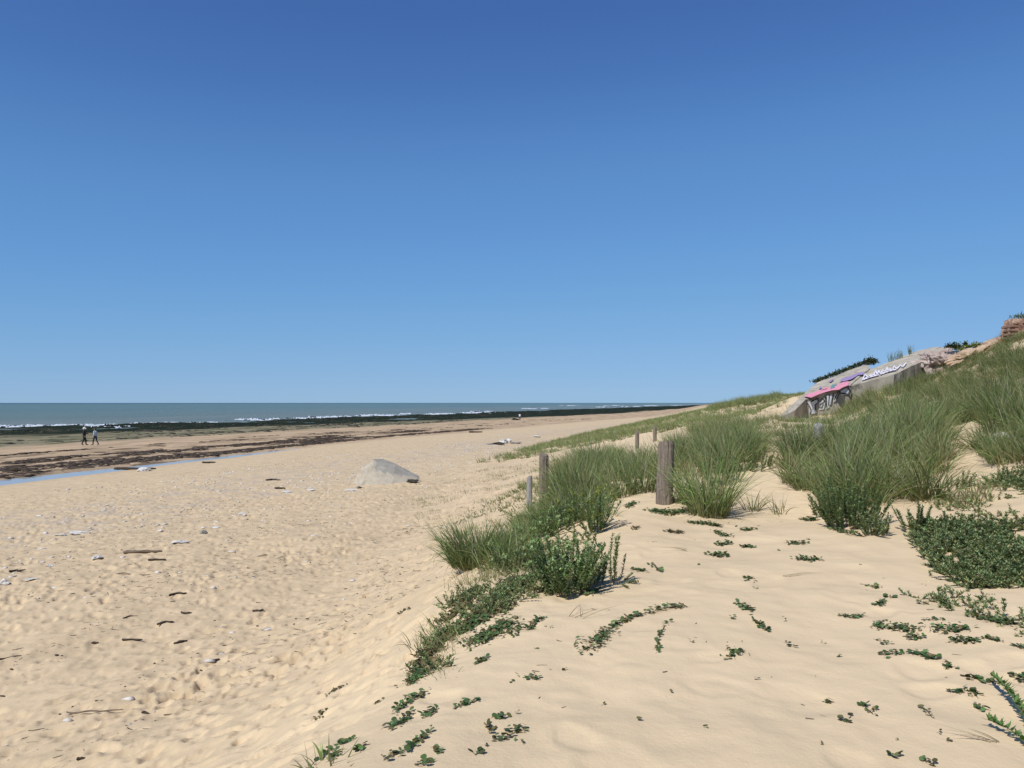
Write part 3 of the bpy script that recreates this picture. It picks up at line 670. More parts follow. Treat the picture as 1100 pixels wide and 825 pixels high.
# ------------------------------------------------------------------ bunker
def rayplane(px, py, n, d):                              # sight line through a pixel, cut by plane n.p = d
    dr = np.array([(px - CX) / F, 1, -(py - HY) / F]); o = np.array([0, 0, EYE])
    return o + dr * ((d - n @ o) / (n @ dr))
PF1, PF3, PB2 = [np.array(P(*p)) for p in [(866, 428, 43), (960, 402.7, 43), (932, 390.3, 51)]]
RN = np.cross(PF3 - PF1, PB2 - PF1); RN /= np.linalg.norm(RN); RD = RN @ PF1
def build_bunker():
    root = empty('bunker', tuple(P(930, 430, 45)), 'ruined concrete bunker sloping down the dune with graffiti on its flank', 'bunker')
    org = np.array(root.location)
    def slab(name, pix, dd, depth, mtop, mside, seed):
        top = [rayplane(a, b_, RN, RD - dd) for a, b_ in pix]
        bm = bmesh.new(); n = len(top)
        tv = [bm.verts.new(p - org) for p in top]; bv = [bm.verts.new(p - org - np.array([0, 0, depth])) for p in top]
        ft = bm.faces.new(tv); fb = bm.faces.new(bv[::-1])
        for i in range(n): bm.faces.new((tv[i], bv[i], bv[(i + 1) % n], tv[(i + 1) % n]))
        bmesh.ops.recalc_face_normals(bm, faces=bm.faces[:])
        bmesh.ops.triangulate(bm, faces=bm.faces[:])
        for _ in range(4): bmesh.ops.subdivide_edges(bm, edges=[e for e in bm.edges if e.calc_length() > .5], cuts=1)
        bmesh.ops.triangulate(bm, faces=bm.faces[:])
        for v in bm.verts:
            k = mnoise.fractal(v.co * 1.1 + Vector((seed, 0, 0)), .9, 2, 4)
            v.co += Vector((.05, -.05, .07)) * k
        me = bpy.data.meshes.new(name); bm.to_mesh(me); bm.free(); me.materials.append(mtop); me.materials.append(mside)
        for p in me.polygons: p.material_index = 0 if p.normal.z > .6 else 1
        o = bpy.data.objects.new(name, me); COL.objects.link(o); o.parent = root
        return o
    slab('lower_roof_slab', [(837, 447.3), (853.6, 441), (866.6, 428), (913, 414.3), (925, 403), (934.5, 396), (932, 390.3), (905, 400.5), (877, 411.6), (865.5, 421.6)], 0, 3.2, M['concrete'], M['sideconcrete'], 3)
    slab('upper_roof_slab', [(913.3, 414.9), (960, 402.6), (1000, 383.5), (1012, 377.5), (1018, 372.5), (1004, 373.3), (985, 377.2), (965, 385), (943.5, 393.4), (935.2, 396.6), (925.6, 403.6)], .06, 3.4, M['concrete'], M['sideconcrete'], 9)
    c = rayplane(1018, 381, RN, RD) - org
    e = bpy.data.objects.new('broken_end', rock_mesh('broken_end', 1.05, 1.1, .72, 21, M['rubble'], .75, 4, False)); COL.objects.link(e); e.parent = root; e.location = Vector(c) + Vector((-.1, .3, -.5))
    # the flank's plane and the paint on it, 15 mm proud
    a = rayplane(866.6, 428, RN, RD); b_ = rayplane(913, 414.3, RN, RD)
    SN = np.cross(b_ - a, np.array([0, 0, 1.])); SN /= np.linalg.norm(SN)
    if SN[1] > 0: SN = -SN
    SD = SN @ a
    Z = lambda p: (830 + p[0] / 8.46, 385 + p[1] / 8.46)
    def paint(name, polys, plane, off, mat, label):
        n, d = plane; V, Fc = [], []
        for poly in polys:
            k = len(V)
            pts = [rayplane(*Z(p), n, d + off) - org for p in poly]
            V += pts; Fc.append(tuple(range(k, k + len(pts))))
        o = mk(name, np.array(V), Fc, mat, root); o['label'] = label
        return o
    def stroke(pts, w):
        out = []
        P2 = [np.array(p, float) for p in pts]
        for p, q in zip(P2[:-1], P2[1:]):
            t = (q - p) / np.linalg.norm(q - p); nn = np.array([-t[1], t[0]]) * w / 2
            out.append([p - t * w * .3 + nn, q + t * w * .3 + nn, q + t * w * .3 - nn, p - t * w * .3 - nn])
        return out
    side, top = (SN, SD), (RN, RD)
    fill = [[(322, 396), (352, 378), (372, 500), (340, 512)], [(352, 385), (408, 366), (412, 402), (392, 424), (398, 496), (366, 505)], [(418, 392), (470, 358), (478, 400), (468, 462), (420, 470)],
            [(488, 338), (512, 330), (516, 446), (486, 462)], [(520, 332), (548, 320), (532, 420), (512, 424)], [(560, 330), (606, 300), (584, 380), (548, 400)], [(618, 300), (668, 268), (700, 300), (690, 328), (622, 338)]]
    paint('graffiti_fill', fill, side, .06, M['paint_silver'], 'silver grey filled spray paint letters')
    blk = []
    for pts, w in [([(352, 368), (305, 388), (290, 440), (298, 500)], 17), ([(326, 420), (350, 470), (344, 508)], 9), ([(352, 392), (410, 364), (416, 400), (386, 426), (392, 470)], 11), ([(428, 398), (456, 362), (474, 392), (432, 420), (420, 446), (448, 448), (460, 418)], 11),
                   ([(484, 336), (490, 440)], 13), ([(516, 330), (508, 425)], 8), ([(550, 318), (530, 418)], 8), ([(560, 372), (600, 298), (612, 298), (572, 392)], 9), ([(620, 316), (690, 326), (712, 256), (664, 264)], 12), ([(690, 326), (716, 372)], 12), ([(222, 470), (238, 505)], 8)]:
        blk += stroke(pts, w)
    paint('graffiti_outline', blk[-1:], side, .075, M['paint_black'], 'short black stroke at the low corner of the wall')
    paint('graffiti_outline', blk[:-1], side, .075, M['paint_black'], 'black outlines of the sprayed letters')
    paint('orange_paint', [[(180, 500), (212, 462), (226, 470), (216, 520), (188, 528)]], side, .065, M['paint_orange'], 'orange brown paint patch at the low corner')
    paint('pink_paint', [[(285, 345), (330, 318), (390, 308), (420, 288), (500, 268), (540, 246), (600, 232), (640, 214), (690, 207), (692, 243), (640, 262), (600, 284), (540, 290), (480, 306), (420, 326), (350, 356)], [(440, 292), (470, 262), (500, 262), (490, 285)]], top, .07, M['paint_pink'], 'bright pink paint band along the roof edge')
    for pl_, lb in (([(600, 210), (640, 178), (700, 160), (760, 136), (830, 122), (832, 146), (780, 150), (720, 187), (660, 206)], 'purple paint streak above the pink band'), ([(416, 275), (432, 252), (446, 256), (440, 272)], 'small lower purple blot'), ([(505, 212), (540, 186), (556, 186), (530, 212)], 'small upper purple blot')):
        paint('purple_paint', [pl_], top, .075, M['paint_purple'], lb)
    paint('teal_paint', [[(524, 262), (540, 238), (582, 230), (586, 242), (566, 246), (566, 262), (528, 276)]], top, .085, M['paint_teal'], 'small dark teal squiggle')
    rz = random.Random(5); zz = []; xx = 815
    while xx < 1225:
        base = 196 - (xx - 815) * .33; zz.append((xx, base - (rz.uniform(22, 52) if len(zz) % 2 else rz.uniform(-4, 6)) * (1 if xx < 1080 else .6))); xx += rz.uniform(9, 30)
    tagw = stroke(zz, 11)

    tagw += stroke([(820, 190), (880, 168), (960, 146)], 14) + stroke([(985, 138), (1060, 112), (1120, 98)], 12)
    paint('white_paint', tagw, top, -.06 + .09, M['paint_white'], 'white scrawled tag across the roof slab')
build_bunker()

def leafy(name, pts, n, spread, size, pal, label, cat, mat='shrub', stems=True, group=None):
    rb = Rib(); st_ = Rib()
    pts = np.asarray(pts, float); org = pts.mean(0); k = RNG.integers(0, len(pts), n)
    off = RNG.normal(0, 1, (n, 3)) * np.asarray(spread) * .55; off[:, 2] = np.abs(off[:, 2])
    b = pts[k] + off
    rb.add(b, RNG.random(n) * 6.283, RNG.uniform(-.2, 1.2, n), RNG.uniform(-.6, .2, n), size * RNG.uniform(.6, 1.4, n), size * .6, RNG.uniform(-.6, .6, n), vary(pal, n, .2), LANCE)
    root = empty(name, org, label, cat, group)
    rb.build('foliage', M[mat], root, org)
    m = len(pts) * 10 if len(pts) > 4 else 1
    kk = RNG.integers(0, len(pts), m)
    st_.add(pts[kk] - np.array([0, 0, .12]), RNG.random(m) * 6.28, RNG.uniform(.7, 1.5, m), 0, np.asarray(spread)[2] * 1.2 + .1, .015, 0, np.array([.09, .07, .045]), STALK)
    st_.build('woody_stem', M['dry'], root, org)
    return root
G_DARK = np.array([[.022, .036, .014], [.035, .055, .02], [.05, .07, .025]]); G_YEL = np.array([[.19, .22, .05], [.24, .25, .07], [.12, .17, .05]])
edge = [rayplane(a, b_, RN, RD) + np.array([0, .25, .0]) for a, b_ in zip(np.linspace(877, 934, 46), np.interp(np.linspace(877, 934, 46), [877, 905, 932, 936], [411, 400, 389.8, 391]))]
leafy('creeping_shrub', [e for i_, e in enumerate(edge) if fbm(np.array([i_ * .21]), np.array([3.3]), 5, 2)[0] > -.45], 1700, (.18, .3, .13), .12, G_DARK, 'low dark green shrub trailing along the far roof edge of the bunker', 'shrub')
leafy('creeping_shrub', [rayplane(a, 391, RN, RD) + np.array([0, .3, .05]) for a in np.linspace(934, 942, 8)], 700, (.2, .3, .24), .13, G_DARK, 'dark rounded shrub at the upper corner of the lower roof slab', 'shrub')
leafy('small_shrub', [P(a, b_, 44.5) for a, b_ in [(1021, 374), (1024, 373), (1027, 374), (1029, 376)]], 500, (.2, .3, .2), .12, G_DARK, 'small dark bush behind the broken end of the bunker', 'shrub')
leafy('small_shrub', [P(1037, 370.5, 44.2), P(1036.5, 373, 44.2)], 120, (.1, .1, .14), .12, G_DARK, 'tiny dark bush standing alone on the ridge skyline', 'shrub')
leafy('yellow_herb', [P(a, b_, 43.5) for a, b_ in [(1040, 374), (1046, 373), (1050, 371.5), (1034, 377)]], 500, (.3, .3, .14), .11, G_YEL, 'yellow green herb on the ridge between the bunker and the brick ruin', 'plant')
for lab, xs in (('sparse upright weed on the upper roof slab, nearest the white tag', (956, 959)), ('tallest upright weed growing from the upper roof slab', (963, 966, 968)), ('feathery upright weed highest on the upper roof slab', (977, 979))):
    rb = Rib()
    for xx in xs:
        p = rayplane(xx, np.interp(xx, [943, 965, 985], [393, 385, 377.5]) + .8, RN, RD - .06)
        rb.add(p + RNG.normal(0, .06, (14, 3)) * [1, 1, 0], RNG.random(14) * 6.28, RNG.uniform(1.2, 1.55, 14), -.2, RNG.uniform(.25, .75, 14), .022, RNG.uniform(-1, 1, 14), vary(np.array([[.20, .22, .12], [.13, .15, .07]]), 14), LANCE)
    o = rb.build('roof_weed_plant', M['grass'], None); tag(o, lab, 'plant')

# ------------------------------------------------------------------ brick ruin on the ridge
def build_ruin():
    x, y, z = P(1088, 360, 42)
    root = empty('brick_ruin', (x, y - .6, z - .12), 'crumbling red brick ruin on top of the ridge', 'ruin')
    rs = random.Random(4)
    bm = bmesh.new(); L, Wd, Hh = 2.6, 1.0, 1.0
    h = .4 - .5
    for row in range(12):
        for col in range(11):
            if (row > 6 and col < row - 6) or rs.random() < (.45 if row > 8 else .16): continue
            inset = .09 * (row % 4 == 1) * (col < 1) + rs.uniform(0, .035)
            cx = -.62 + col * .245 + (row % 2) * .11
            m = bmesh.ops.create_cube(bm, size=1)
            for v in m['verts']:
                v.co = Vector((v.co.x * .225 + cx + (inset if col == 0 else 0), v.co.y * (Wd - .1 + rs.uniform(-.03, .03)) + inset * .4, v.co.z * .093 + h + row * .1))
    me = bpy.data.meshes.new('brick_wall'); bm.to_mesh(me); bm.free(); me.materials.append(M['brick'])
    o = bpy.data.objects.new('brick_wall', me); COL.objects.link(o); o.parent = root
    bm = bmesh.new(); bmesh.ops.create_cube(bm, size=1)
    for v in bm.verts: v.co = Vector((v.co.x * 2.62 + .60, v.co.y * .86 + .02, v.co.z * 1.08 + .36))
    bmesh.ops.subdivide_edges(bm, edges=bm.edges[:], cuts=11, use_grid_fill=True)
    for v in bm.verts: v.co += Vector((.16, .12, .15)) * mnoise.fractal(v.co * 2.2, .9, 2, 4) + Vector((max(0, v.co.z - .3) * .32, 0, 0))
    me = bpy.data.meshes.new('mortar_core'); bm.to_mesh(me); bm.free(); me.materials.append(M['brickrubble'])
    o = bpy.data.objects.new('mortar_core', me); COL.objects.link(o); o.parent = root
    rb = Rib(); n = 700
    b = np.stack([RNG.uniform(-.3, 2.0, n), RNG.uniform(-.5, .5, n), RNG.uniform(.92, 1.08, n)], 1)
    rb.add(b, RNG.random(n) * 6.28, RNG.uniform(.1, 1.3, n), -.9, RNG.uniform(.12, .32, n), .03, 0, vary(np.concatenate([G_DARK * 1.6, G_MARRAM * .5]), n), LANCE)
    rb.build('turf_cap', M['grass'], root)
build_ruin()
RID = [(1033, 378, .95, 'earth', 'sandy earth bank on the ridge beside the bunker end'), (1045, 375, 1.0, 'earth', 'sandy earth bank below the yellow green herb'), (1057, 370, .85, 'brickrubble', 'reddish crumbled rubble halfway up the ridge'), (1065, 366, .85, 'earth', 'pale earth lump between the two reddish heaps on the ridge'), (1072, 362, .75, 'brickrubble', 'reddish crumbled rubble at the foot of the ruin')]
for i, (px, py, s, m, lab) in enumerate(RID):
    p = P(px, py, 43.2)
    o = bpy.data.objects.new('rubble_heap', rock_mesh('rubble_heap', s * .85, s * .7, s * .30, i + 31, M[m], .45, 4, False)); COL.objects.link(o); o.location = (p[0], p[1], p[2] - .25); o.rotation_euler.y = -.45
    tag(o, lab, 'rubble', 'rubble along the ridge')

# ------------------------------------------------------------------ fence posts
def post(px, pyb, pyt, wid, mat, label, lean=0., name='fence_post', Y=None, sq=0.):
    x, y, z = ground(px, pyb) if Y is None else ((px - CX) / F * Y, Y, gz((px - CX) / F * Y, Y))
    h = (EYE - (pyt - HY) / F * y) - z
    r = wid * y / F / 2; n, k = 26, 28; sd_ = int(px)
    V = []
    for i in range(n):
        t = i / (n - 1); zz = -.4 + (h + .4) * t
        for j in range(k):
            a = 2 * math.pi * j / k
            q = r * (1 + .07 * math.sin(a * 2 + sd_) + .10 * mnoise.fractal(Vector((math.cos(a) * 2.5, math.sin(a) * 2.5, zz * .8 + sd_)), .9, 2, 4))
            for cr in (1.1, 3.3, 4.9): q -= r * .10 * math.exp(-((a - cr - .1 * math.sin(zz * 3)) / .07) ** 2)
            if t > .97: q *= .86
            zt = zz + (.03 * math.sin(a + sd_) + .02 * mnoise.noise(Vector((math.cos(a) * 3, math.sin(a) * 3, sd_))) if t > .9 else 0)
            V.append((q * math.cos(a) + lean * zz, q * math.sin(a), zt))
    c = len(V); V.append((lean * h, 0, h - .012))
    Fc = [(i * k + j, i * k + (j + 1) % k, (i + 1) * k + (j + 1) % k, (i + 1) * k + j) for i in range(n - 1) for j in range(k)] + [((n - 1) * k + j, (n - 1) * k + (j + 1) % k, c) for j in range(k)]
    o = mk(name, np.array(V), Fc, M[mat]); o.location = (x, y, z)
    return tag(o, label, 'post', 'wooden fence posts along the dune')
post(713.5, 541, 475, 16.5, 'post', 'thick weathered wooden post standing before the tall grass tussock', .035)
post(584, 541, 488, 10.5, 'post', 'tall dark wooden post at the seaward edge of the grass', .0, Y=17.5)
post(568.5, 545, 512, 5.6, 'greypost', 'thin grey stake close beside the tall dark post', .01, Y=17.0)
post(684.5, 480, 463.5, 4.4, 'post', 'small dark post far along the dune crest, in the open sand', .0, Y=27)
post(703.5, 478, 458, 4.2, 'post', 'small brown post farthest along the dune crest', .0, Y=30)
post(880, 478, 456, 9.5, 'greypost', 'silver grey post half hidden in tall grass below the bunker', -.03, Y=16.5)

# ------------------------------------------------------------------ marram grass stands
def stand(name, poly, yr, n, nb, hgt, label, rad=(.12, .26), width=.0120, clump=.5, seed=1, dry=.22, pal=G_MARRAM, wind=(-.05, 0)):
    rb = Rib()
    for x, y, z in scatter(poly, yr, n, clump, seed):
        px, py = project(x, y, z); k = 1.0
        if 640 < px < 722 and 15.5 < y < 34: k = 0 if px > 664 and y > 19.5 else .72      # open sand round the far posts
        if px > 1040 and py < 384: k = .7                                          # cropped turf along the ridge
        if 838 < px < 965 and y > 19 and seed != 15: k = .55
        if 552 < px < 606 and y < 17.4: k = .5
        if 866 < px < 894 and y < 16.5: k = .55
        if not k: continue
        old = RNG.random() < .28                             # an old tussock: mostly dead, flattened leaves
        tussock(rb, x, y, z, k * RNG.uniform(*hgt) * (.7 if old else 1), nb, RNG.uniform(*rad), width, dry=dry + (.4 if old else 0), pal=pal, wind=(wind[0] + RNG.normal(0, .2), wind[1] + RNG.normal(0, .2)), lean=(.0, .9 if old else RNG.uniform(.25, .65)))
    o = rb.build(name, M['grass']); return tag(o, label, 'grass', kind='stuff')
stand('marram_grass', [(598, 540), (640, 540), (690, 530), (705, 515), (760, 515), (818, 500), (815, 478), (760, 468), (690, 482), (640, 495), (600, 515)], (12.2, 25), 330, 75, (.45, .98), 'dense marram grass around the thick weathered post', seed=2, clump=.1)
stand('marram_grass', [(845, 515), (880, 545), (1000, 540), (1012, 510), (1010, 470), (980, 440), (900, 455), (850, 480)], (10.2, 21), 220, 92, (.5, 1.2), 'tall dense marram grass in front of the bunker', seed=3, clump=.42)
stand('marram_grass', [(935, 430), (1000, 400), (1040, 385), (1105, 352), (1160, 335), (1330, 320), (1330, 470), (1060, 470), (1020, 470), (985, 455), (930, 460)], (14, 46), 1500, 62, (.3, .95), 'thick grass covering the steep dune flank up to the ridge', seed=4, clump=.40, width=.013, dry=.12, pal=G_MARRAM * .62)
stand('marram_grass', [(1035, 480), (1105, 470), (1160, 460), (1300, 455), (1300, 500), (1075, 500), (1050, 492)], (10.5, 18), 70, 70, (.4, .7), 'loose grass on the upper edge of the bare sand gap', seed=5, clump=.3)
stand('marram_grass', [(508, 499), (545, 497), (640, 478), (720, 463), (800, 449), (850, 440), (865, 424), (830, 428), (760, 440), (690, 454), (640, 463), (560, 483)], (38, 210), 7500, 18, (.3, .55), 'band of short green grass along the far dune foot', seed=6, clump=.0, width=.022, pal=G_MARRAM * 1.1)
stand('marram_grass', [(762, 442), (790, 438), (866, 428), (868, 418), (830, 424), (790, 431), (765, 436)], (62, 100), 420, 40, (.5, .95), 'grass on the far dune crest beyond the bunker', seed=7, clump=.0, width=.022, pal=G_MARRAM * .9)
stand('marram_grass', [(735, 462), (820, 452), (850, 450), (935, 440), (935, 462), (840, 475), (780, 470)], (22, 45), 170, 55, (.35, .7), 'patchy grass between the far sand and the bunker', seed=8, clump=.45, width=.012)
stand('marram_grass', [(530, 612), (560, 560), (592, 535), (640, 538), (642, 566), (612, 592), (580, 606)], (8.6, 17), 110, 70, (.3, .66), 'mixed green grass falling over the seaward dune edge', seed=9, clump=.2, dry=.15)
stand('marram_grass', [(898, 446), (908, 430), (930, 424), (962, 413), (1000, 398), (1000, 412), (950, 430), (915, 446)], (34, 45), 190, 40, (.4, .8), 'dry greenish grass growing against the bunker wall', seed=15, clump=0, width=.014, dry=.35, pal=G_MARRAM * .9)
stand('dry_creeping_grass', [(440, 530), (520, 505), (640, 485), (720, 468), (720, 476), (620, 500), (560, 535), (520, 555), (450, 560)], (14, 60), 420, 12, (.10, .24), 'thin dry creeping grass scattered on the seaward dune foot', seed=10, clump=.5, width=.010, dry=.45, rad=(.15, .4))
stand('low_dry_grass', [(452, 722), (474, 660), (512, 612), (570, 590), (566, 630), (520, 684), (474, 726)], (4.8, 11), 70, 26, (.08, .24), 'dry brownish grass woven through the creepers on the dune edge', seed=13, clump=.2, dry=.4, width=.005)
stand('low_dry_grass', [(492, 580), (515, 548), (566, 520), (610, 500), (598, 530), (560, 562)], (9, 26), 60, 40, (.12, .34), 'low green grass on the seaward side of the thin stake', seed=14, clump=.3, dry=.25)
stand('low_dry_grass', [(930, 560), (1000, 545), (1060, 520), (1100, 515), (1100, 545), (1000, 560)], (8, 13), 40, 14, (.12, .3), 'thin short grass on the bare sand gap', seed=12, clump=.3, dry=.35)

TUFTS = [  # px, py, height, blades, radius, lean, dry, label
    (762, 553, 1.02, 420, .26, .42, .18, 'tall marram tussock with straw coloured base just landward of the thick post'),
    (738, 540, .75, 160, .2, .45, .1, 'marram tussock half hidden between the thick post and the tall tussock'),
    (514, 606, .66, 800, .36, .75, .06, 'bushy green tussock hanging over the seaward edge of the dune'),
    (536, 598, .42, 300, .25, .7, .10, 'shorter tussock behind the bushy tussock at the dune edge'),
    (808, 548, .40, 34, .10, .7, .5, 'sparse dry tussock on bare sand between the two big grass stands'),
    (838, 552, .38, 20, .10, .9, .5, 'few thin arching dry stalks beside the sparse dry tussock'),
    (792, 457, .55, 90, .3, .5, .1, 'lone tussock on the sandy crest below the far skyline grass'),
    (690, 529, .72, 190, .24, .45, .15, 'marram tussock just seaward of the thick post, tallest of three'),
    (668, 533, .6, 170, .24, .5, .2, 'middle of three marram tussocks between the thick post and the dune edge'),
    (646, 540, .5, 150, .22, .6, .2, 'lowest of three marram tussocks between the thick post and the dune edge'),
    (664, 470, .5, 60, .3, .5, .2, 'small tussock on the far sand beside the small dark post'),
    (720, 462, .6, 90, .4, .5, .2, 'greyish tussock behind the farthest small post'),
    (350, 822, .15, 26, .10, .9, .1, 'small grass tuft at the very bottom of the dune edge'),
    (905, 545, .85, 220, .25, .5, .15, 'leafy tussock at the front of the tall stand below the bunker'),
    (965, 452, 1.25, 260, .35, .4, .08, 'dark tallest tussock rising above the stand against the bunker'),
    (1082, 462, .8, 200, .35, .7, .12, 'spreading tussock with arching pale stalks beside the white stone'),
    (1012, 475, .7, 120, .25, .6, .2, 'tussock at the landward end of the tall stand beside the sand gap'),
]
for px, py, hg, nb, rad, ln, dr, lab in TUFTS:
    x, y, z = ground(px, py); rb = Rib()
    tussock(rb, x, y, z, hg, nb, rad, (.0115 if y < 20 else .014), lean=(0, ln), dry=dr)
    o = rb.build('grass_tussock', M['grass'], None, (x, y, z)); o.location = (x, y, z)
    tag(o, lab, 'grass tussock', 'separate marram tussocks')
x, y, z = ground(1077, 474)
rock('pale_stone', 1077, 476, .34, .26, .26, M['stone'], 'whitish stone under the spreading tussock on the dune flank', seed=44)

# ------------------------------------------------------------------ sea spurge: upright leafy stems
S_BLUE = np.array([[.22, .31, .13], [.29, .37, .18], [.15, .22, .085]]); S_DARK = np.array([[.155, .225, .095], [.21, .285, .125], [.30, .37, .19], [.10, .15, .06], [.26, .24, .11]]); S_YEL = np.array([[.26, .30, .06], [.32, .33, .08]])
def spurge_stem(rb, st_, p, az, el, L, pal, leaf=.022, dens=260, head=0., curl=.25):
    leaf *= 1.3
    n = max(8, int(L * dens))
    t = np.sort(RNG.uniform(.12, 1, n)); S = 8
    e = el + curl * t
    # position along the curved stem
    tt = np.linspace(0, 1, 12); ee = el + curl * tt
    hx = np.concatenate([[0], np.cumsum(np.cos(ee[:-1]) / 11)]) * L; hz = np.concatenate([[0], np.cumsum(np.sin(ee[:-1]) / 11)]) * L
    rx, rz_ = np.interp(t, tt, hx), np.interp(t, tt, hz)
    b = np.stack([p[0] + rx * math.cos(az), p[1] + rx * math.sin(az), p[2] + rz_], 1)
    la = np.arange(n) * 2.4 + RNG.normal(0, .3, n)
    lel = RNG.uniform(.0, .9, n) * (1 - .3 * t) + .3 * t
    k = (1 - .35 * np.abs(t - .6))
    rb.add(b, la, lel, RNG.uniform(-.2, .5, n), leaf * k * RNG.uniform(.7, 1.3, n), leaf * .40, RNG.uniform(-.4, .4, n), vary(pal, n, .15), LANCE)
    if head:
        m = 24; hp = b[-1] + RNG.normal(0, .012, (m, 3))
        rb.add(hp, RNG.random(m) * 6.28, RNG.uniform(.2, 1.4, m), 0, leaf * .8, leaf * .55, 0, vary(S_YEL if head > 1 else pal * 1.5, m, .15), LANCE)
    st_.add(np.array([p]), az, el, curl, L, .006, 0, np.array([.22, .14, .08]), [1, .9, .8, .7, .6, .5, .4])
    st_.add(np.array([p]), az, el, curl, L, .006, 1.57, np.array([.22, .14, .08]), [1, .9, .8, .7, .6, .5, .4])
def spurge(name, bases, label, pal, group=None, cat='plant', leaf=.022, dens=260):
    rb, st_ = Rib(), Rib()
    for (p, az, el, L, head, curl) in bases: spurge_stem(rb, st_, p, az, el, L, pal, leaf, dens, head, curl)
    org = np.mean([b[0] for b in bases], 0)
    root = empty(name, tuple(org), label, cat, group)
    rb.build('foliage', M['spurge'], root, org); st_.build('plant_stem', M['dry'], root, org)
    return root
def bunch(px, py, n, rx, ry, hg, spread=.5, head=0.):
    x, y, z = ground(px, py); out = []
    for _ in range(n):
        a = RNG.random() * 6.283; q = math.sqrt(RNG.random()); bx, by = x + rx * q * math.cos(a), y + ry * q * math.sin(a)
        out.append(((bx, by, gz(bx, by) - .01), a + RNG.normal(0, .4), 1.57 - spread * (.15 + 1.25 * q) * RNG.uniform(.3, 1.3), hg[0] * .7 + (hg[1] - hg[0] * .7) * RNG.random() ** 1.3, head if RNG.random() < .5 else 0, RNG.uniform(-.1, .3)))
    return out
G_SP = 'sea spurge plants on the dune'
for px, py, n, rx, ry, hg, spd, hd, pal, lf, lab in [
    (608, 636, 46, .20, .25, (.32, .55), .55, 1, S_BLUE, .026, 'large bushy blue green sea spurge in the middle of the near dune edge'),
    (634, 628, 16, .12, .15, (.28, .45), .45, 1, S_BLUE, .026, 'smaller sea spurge clump joined to the large bushy one'),
    (658, 628, 3, .02, .02, (.45, .58), .18, 0, S_BLUE, .024, 'single tall thin sea spurge stem with reddish foot'),
    (664, 626, 7, .05, .06, (.16, .28), .9, 0, S_DARK, .022, 'low leaning sea spurge beside the tall thin stem'),
    (641, 572, 14, .12, .15, (.35, .6), .4, 2, S_BLUE, .028, 'pale sea spurge with yellow tops behind the large bushy one'),
    (610, 566, 16, .25, .3, (.3, .5), .5, 2, S_BLUE * 1.1, .028, 'yellow topped sea spurge mixed into the grass by the dune edge'),
    (576, 580, 14, .22, .25, (.25, .45), .5, 1, S_BLUE, .028, 'sea spurge among grass below the tall dark post'),
    (552, 612, 14, .16, .2, (.22, .38), .5, 1, S_DARK, .026, 'dark sea spurge beside the bushy tussock at the dune edge'),
    (780, 520, 20, .3, .3, (.3, .5), .5, 0, S_BLUE * 1.15, .030, 'greyish sea spurge behind the tall marram tussock'),
    (812, 505, 14, .3, .3, (.3, .45), .5, 0, S_DARK, .030, 'dark sea spurge on the landward slope of the sand hollow'),
    (915, 566, 40, .28, .28, (.35, .62), .5, 0, S_BLUE * .85, .028, 'leafy green spurge clump spilling from the tall grass stand onto sand'),
    (894, 553, 24, .25, .25, (.3, .55), .5, 0, S_DARK, .028, 'dark spurge clump on the seaward foot of the tall grass stand'),
    (940, 574, 14, .14, .14, (.15, .3), .8, 0, S_DARK, .026, 'low dark spurge at the tip of the tall grass stand'),
    (1024, 525, 10, .2, .2, (.15, .3), .7, 0, S_DARK, .028, 'small dark spurge beside the bare sand gap'),
    (983, 570, 8, .12, .12, (.2, .4), .6, 0, S_DARK, .026, 'thin spurge at the seaward tip of the dark herb bank'),
    (937, 665, 0, 0, 0, (.1, .2), 0, 0, S_DARK, .02, ''), (1017, 651, 5, .025, .03, (.11, .16), .35, 0, S_BLUE, .024, 'little upright spurge seedling below the dark herb bank'),
]:
    if n: spurge('sea_spurge_plant', bunch(px, py, n if n < 8 else int(n * 1.9), rx, ry, hg, spd, hd), lab, pal, G_SP, 'plant', lf)
# leaning sprigs at the frame edge near the camera
def sprig(bp, tip, rise, label, L=None):
    x0, y0, z0 = ground(*bp); x1, y1, z1 = ground(*tip)
    az = math.atan2(y1 - y0, x1 - x0); L = math.hypot(x1 - x0, y1 - y0) * 1.12
    return spurge('sea_spurge_plant', [((x0, y0, z0 - .01), az, rise, L, 0, -rise * 1.3)], label, np.array([[.11, .19, .06], [.14, .23, .075]]), G_SP, 'plant', .030, 260)
sprig((1112, 790), (1068, 741), .55, 'upper of the two bright sprigs leaning in from the edge of the near sand')
sprig((1125, 815), (1066, 783), .45, 'lower of the two bright sprigs leaning in from the edge of the near sand')
# dark herb banks on the landward side
def herb_bank(poly, yr, n, hg, label, leaf=.028, pal=S_DARK):
    rb, st_ = Rib(), Rib(); pts = scatter(poly, yr, n, .3, 91)
    for p in pts:
        a = RNG.random() * 6.28
        spurge_stem(rb, st_, (p[0], p[1], p[2] - .01), a, RNG.uniform(.1, 1.15), RNG.uniform(*hg), pal * RNG.uniform(.75, 1.25), leaf, 230, 0, RNG.uniform(-.2, .3))
    org = pts.mean(0)
    root = empty('herb_bank_plant', tuple(org), label, 'plant', 'low dark herb banks')
    rb.build('foliage', M['spurge'], root, org); st_.build('plant_stem', M['dry'], root, org)
herb_bank([(982, 565), (1000, 562), (1060, 565), (1105, 562), (1240, 570), (1240, 690), (1140, 680), (1090, 655), (1040, 632), (1000, 612), (985, 590)], (5.0, 10.5), 1600, (.08, .22), 'broad dark green herb bank sprawling over the sand below the bare gap')
herb_bank([(1052, 524), (1075, 512), (1105, 505), (1140, 500), (1140, 535), (1100, 530)], (8.5, 13.5), 240, (.08, .22), 'smaller dark herb bank on the far side of the bare gap')

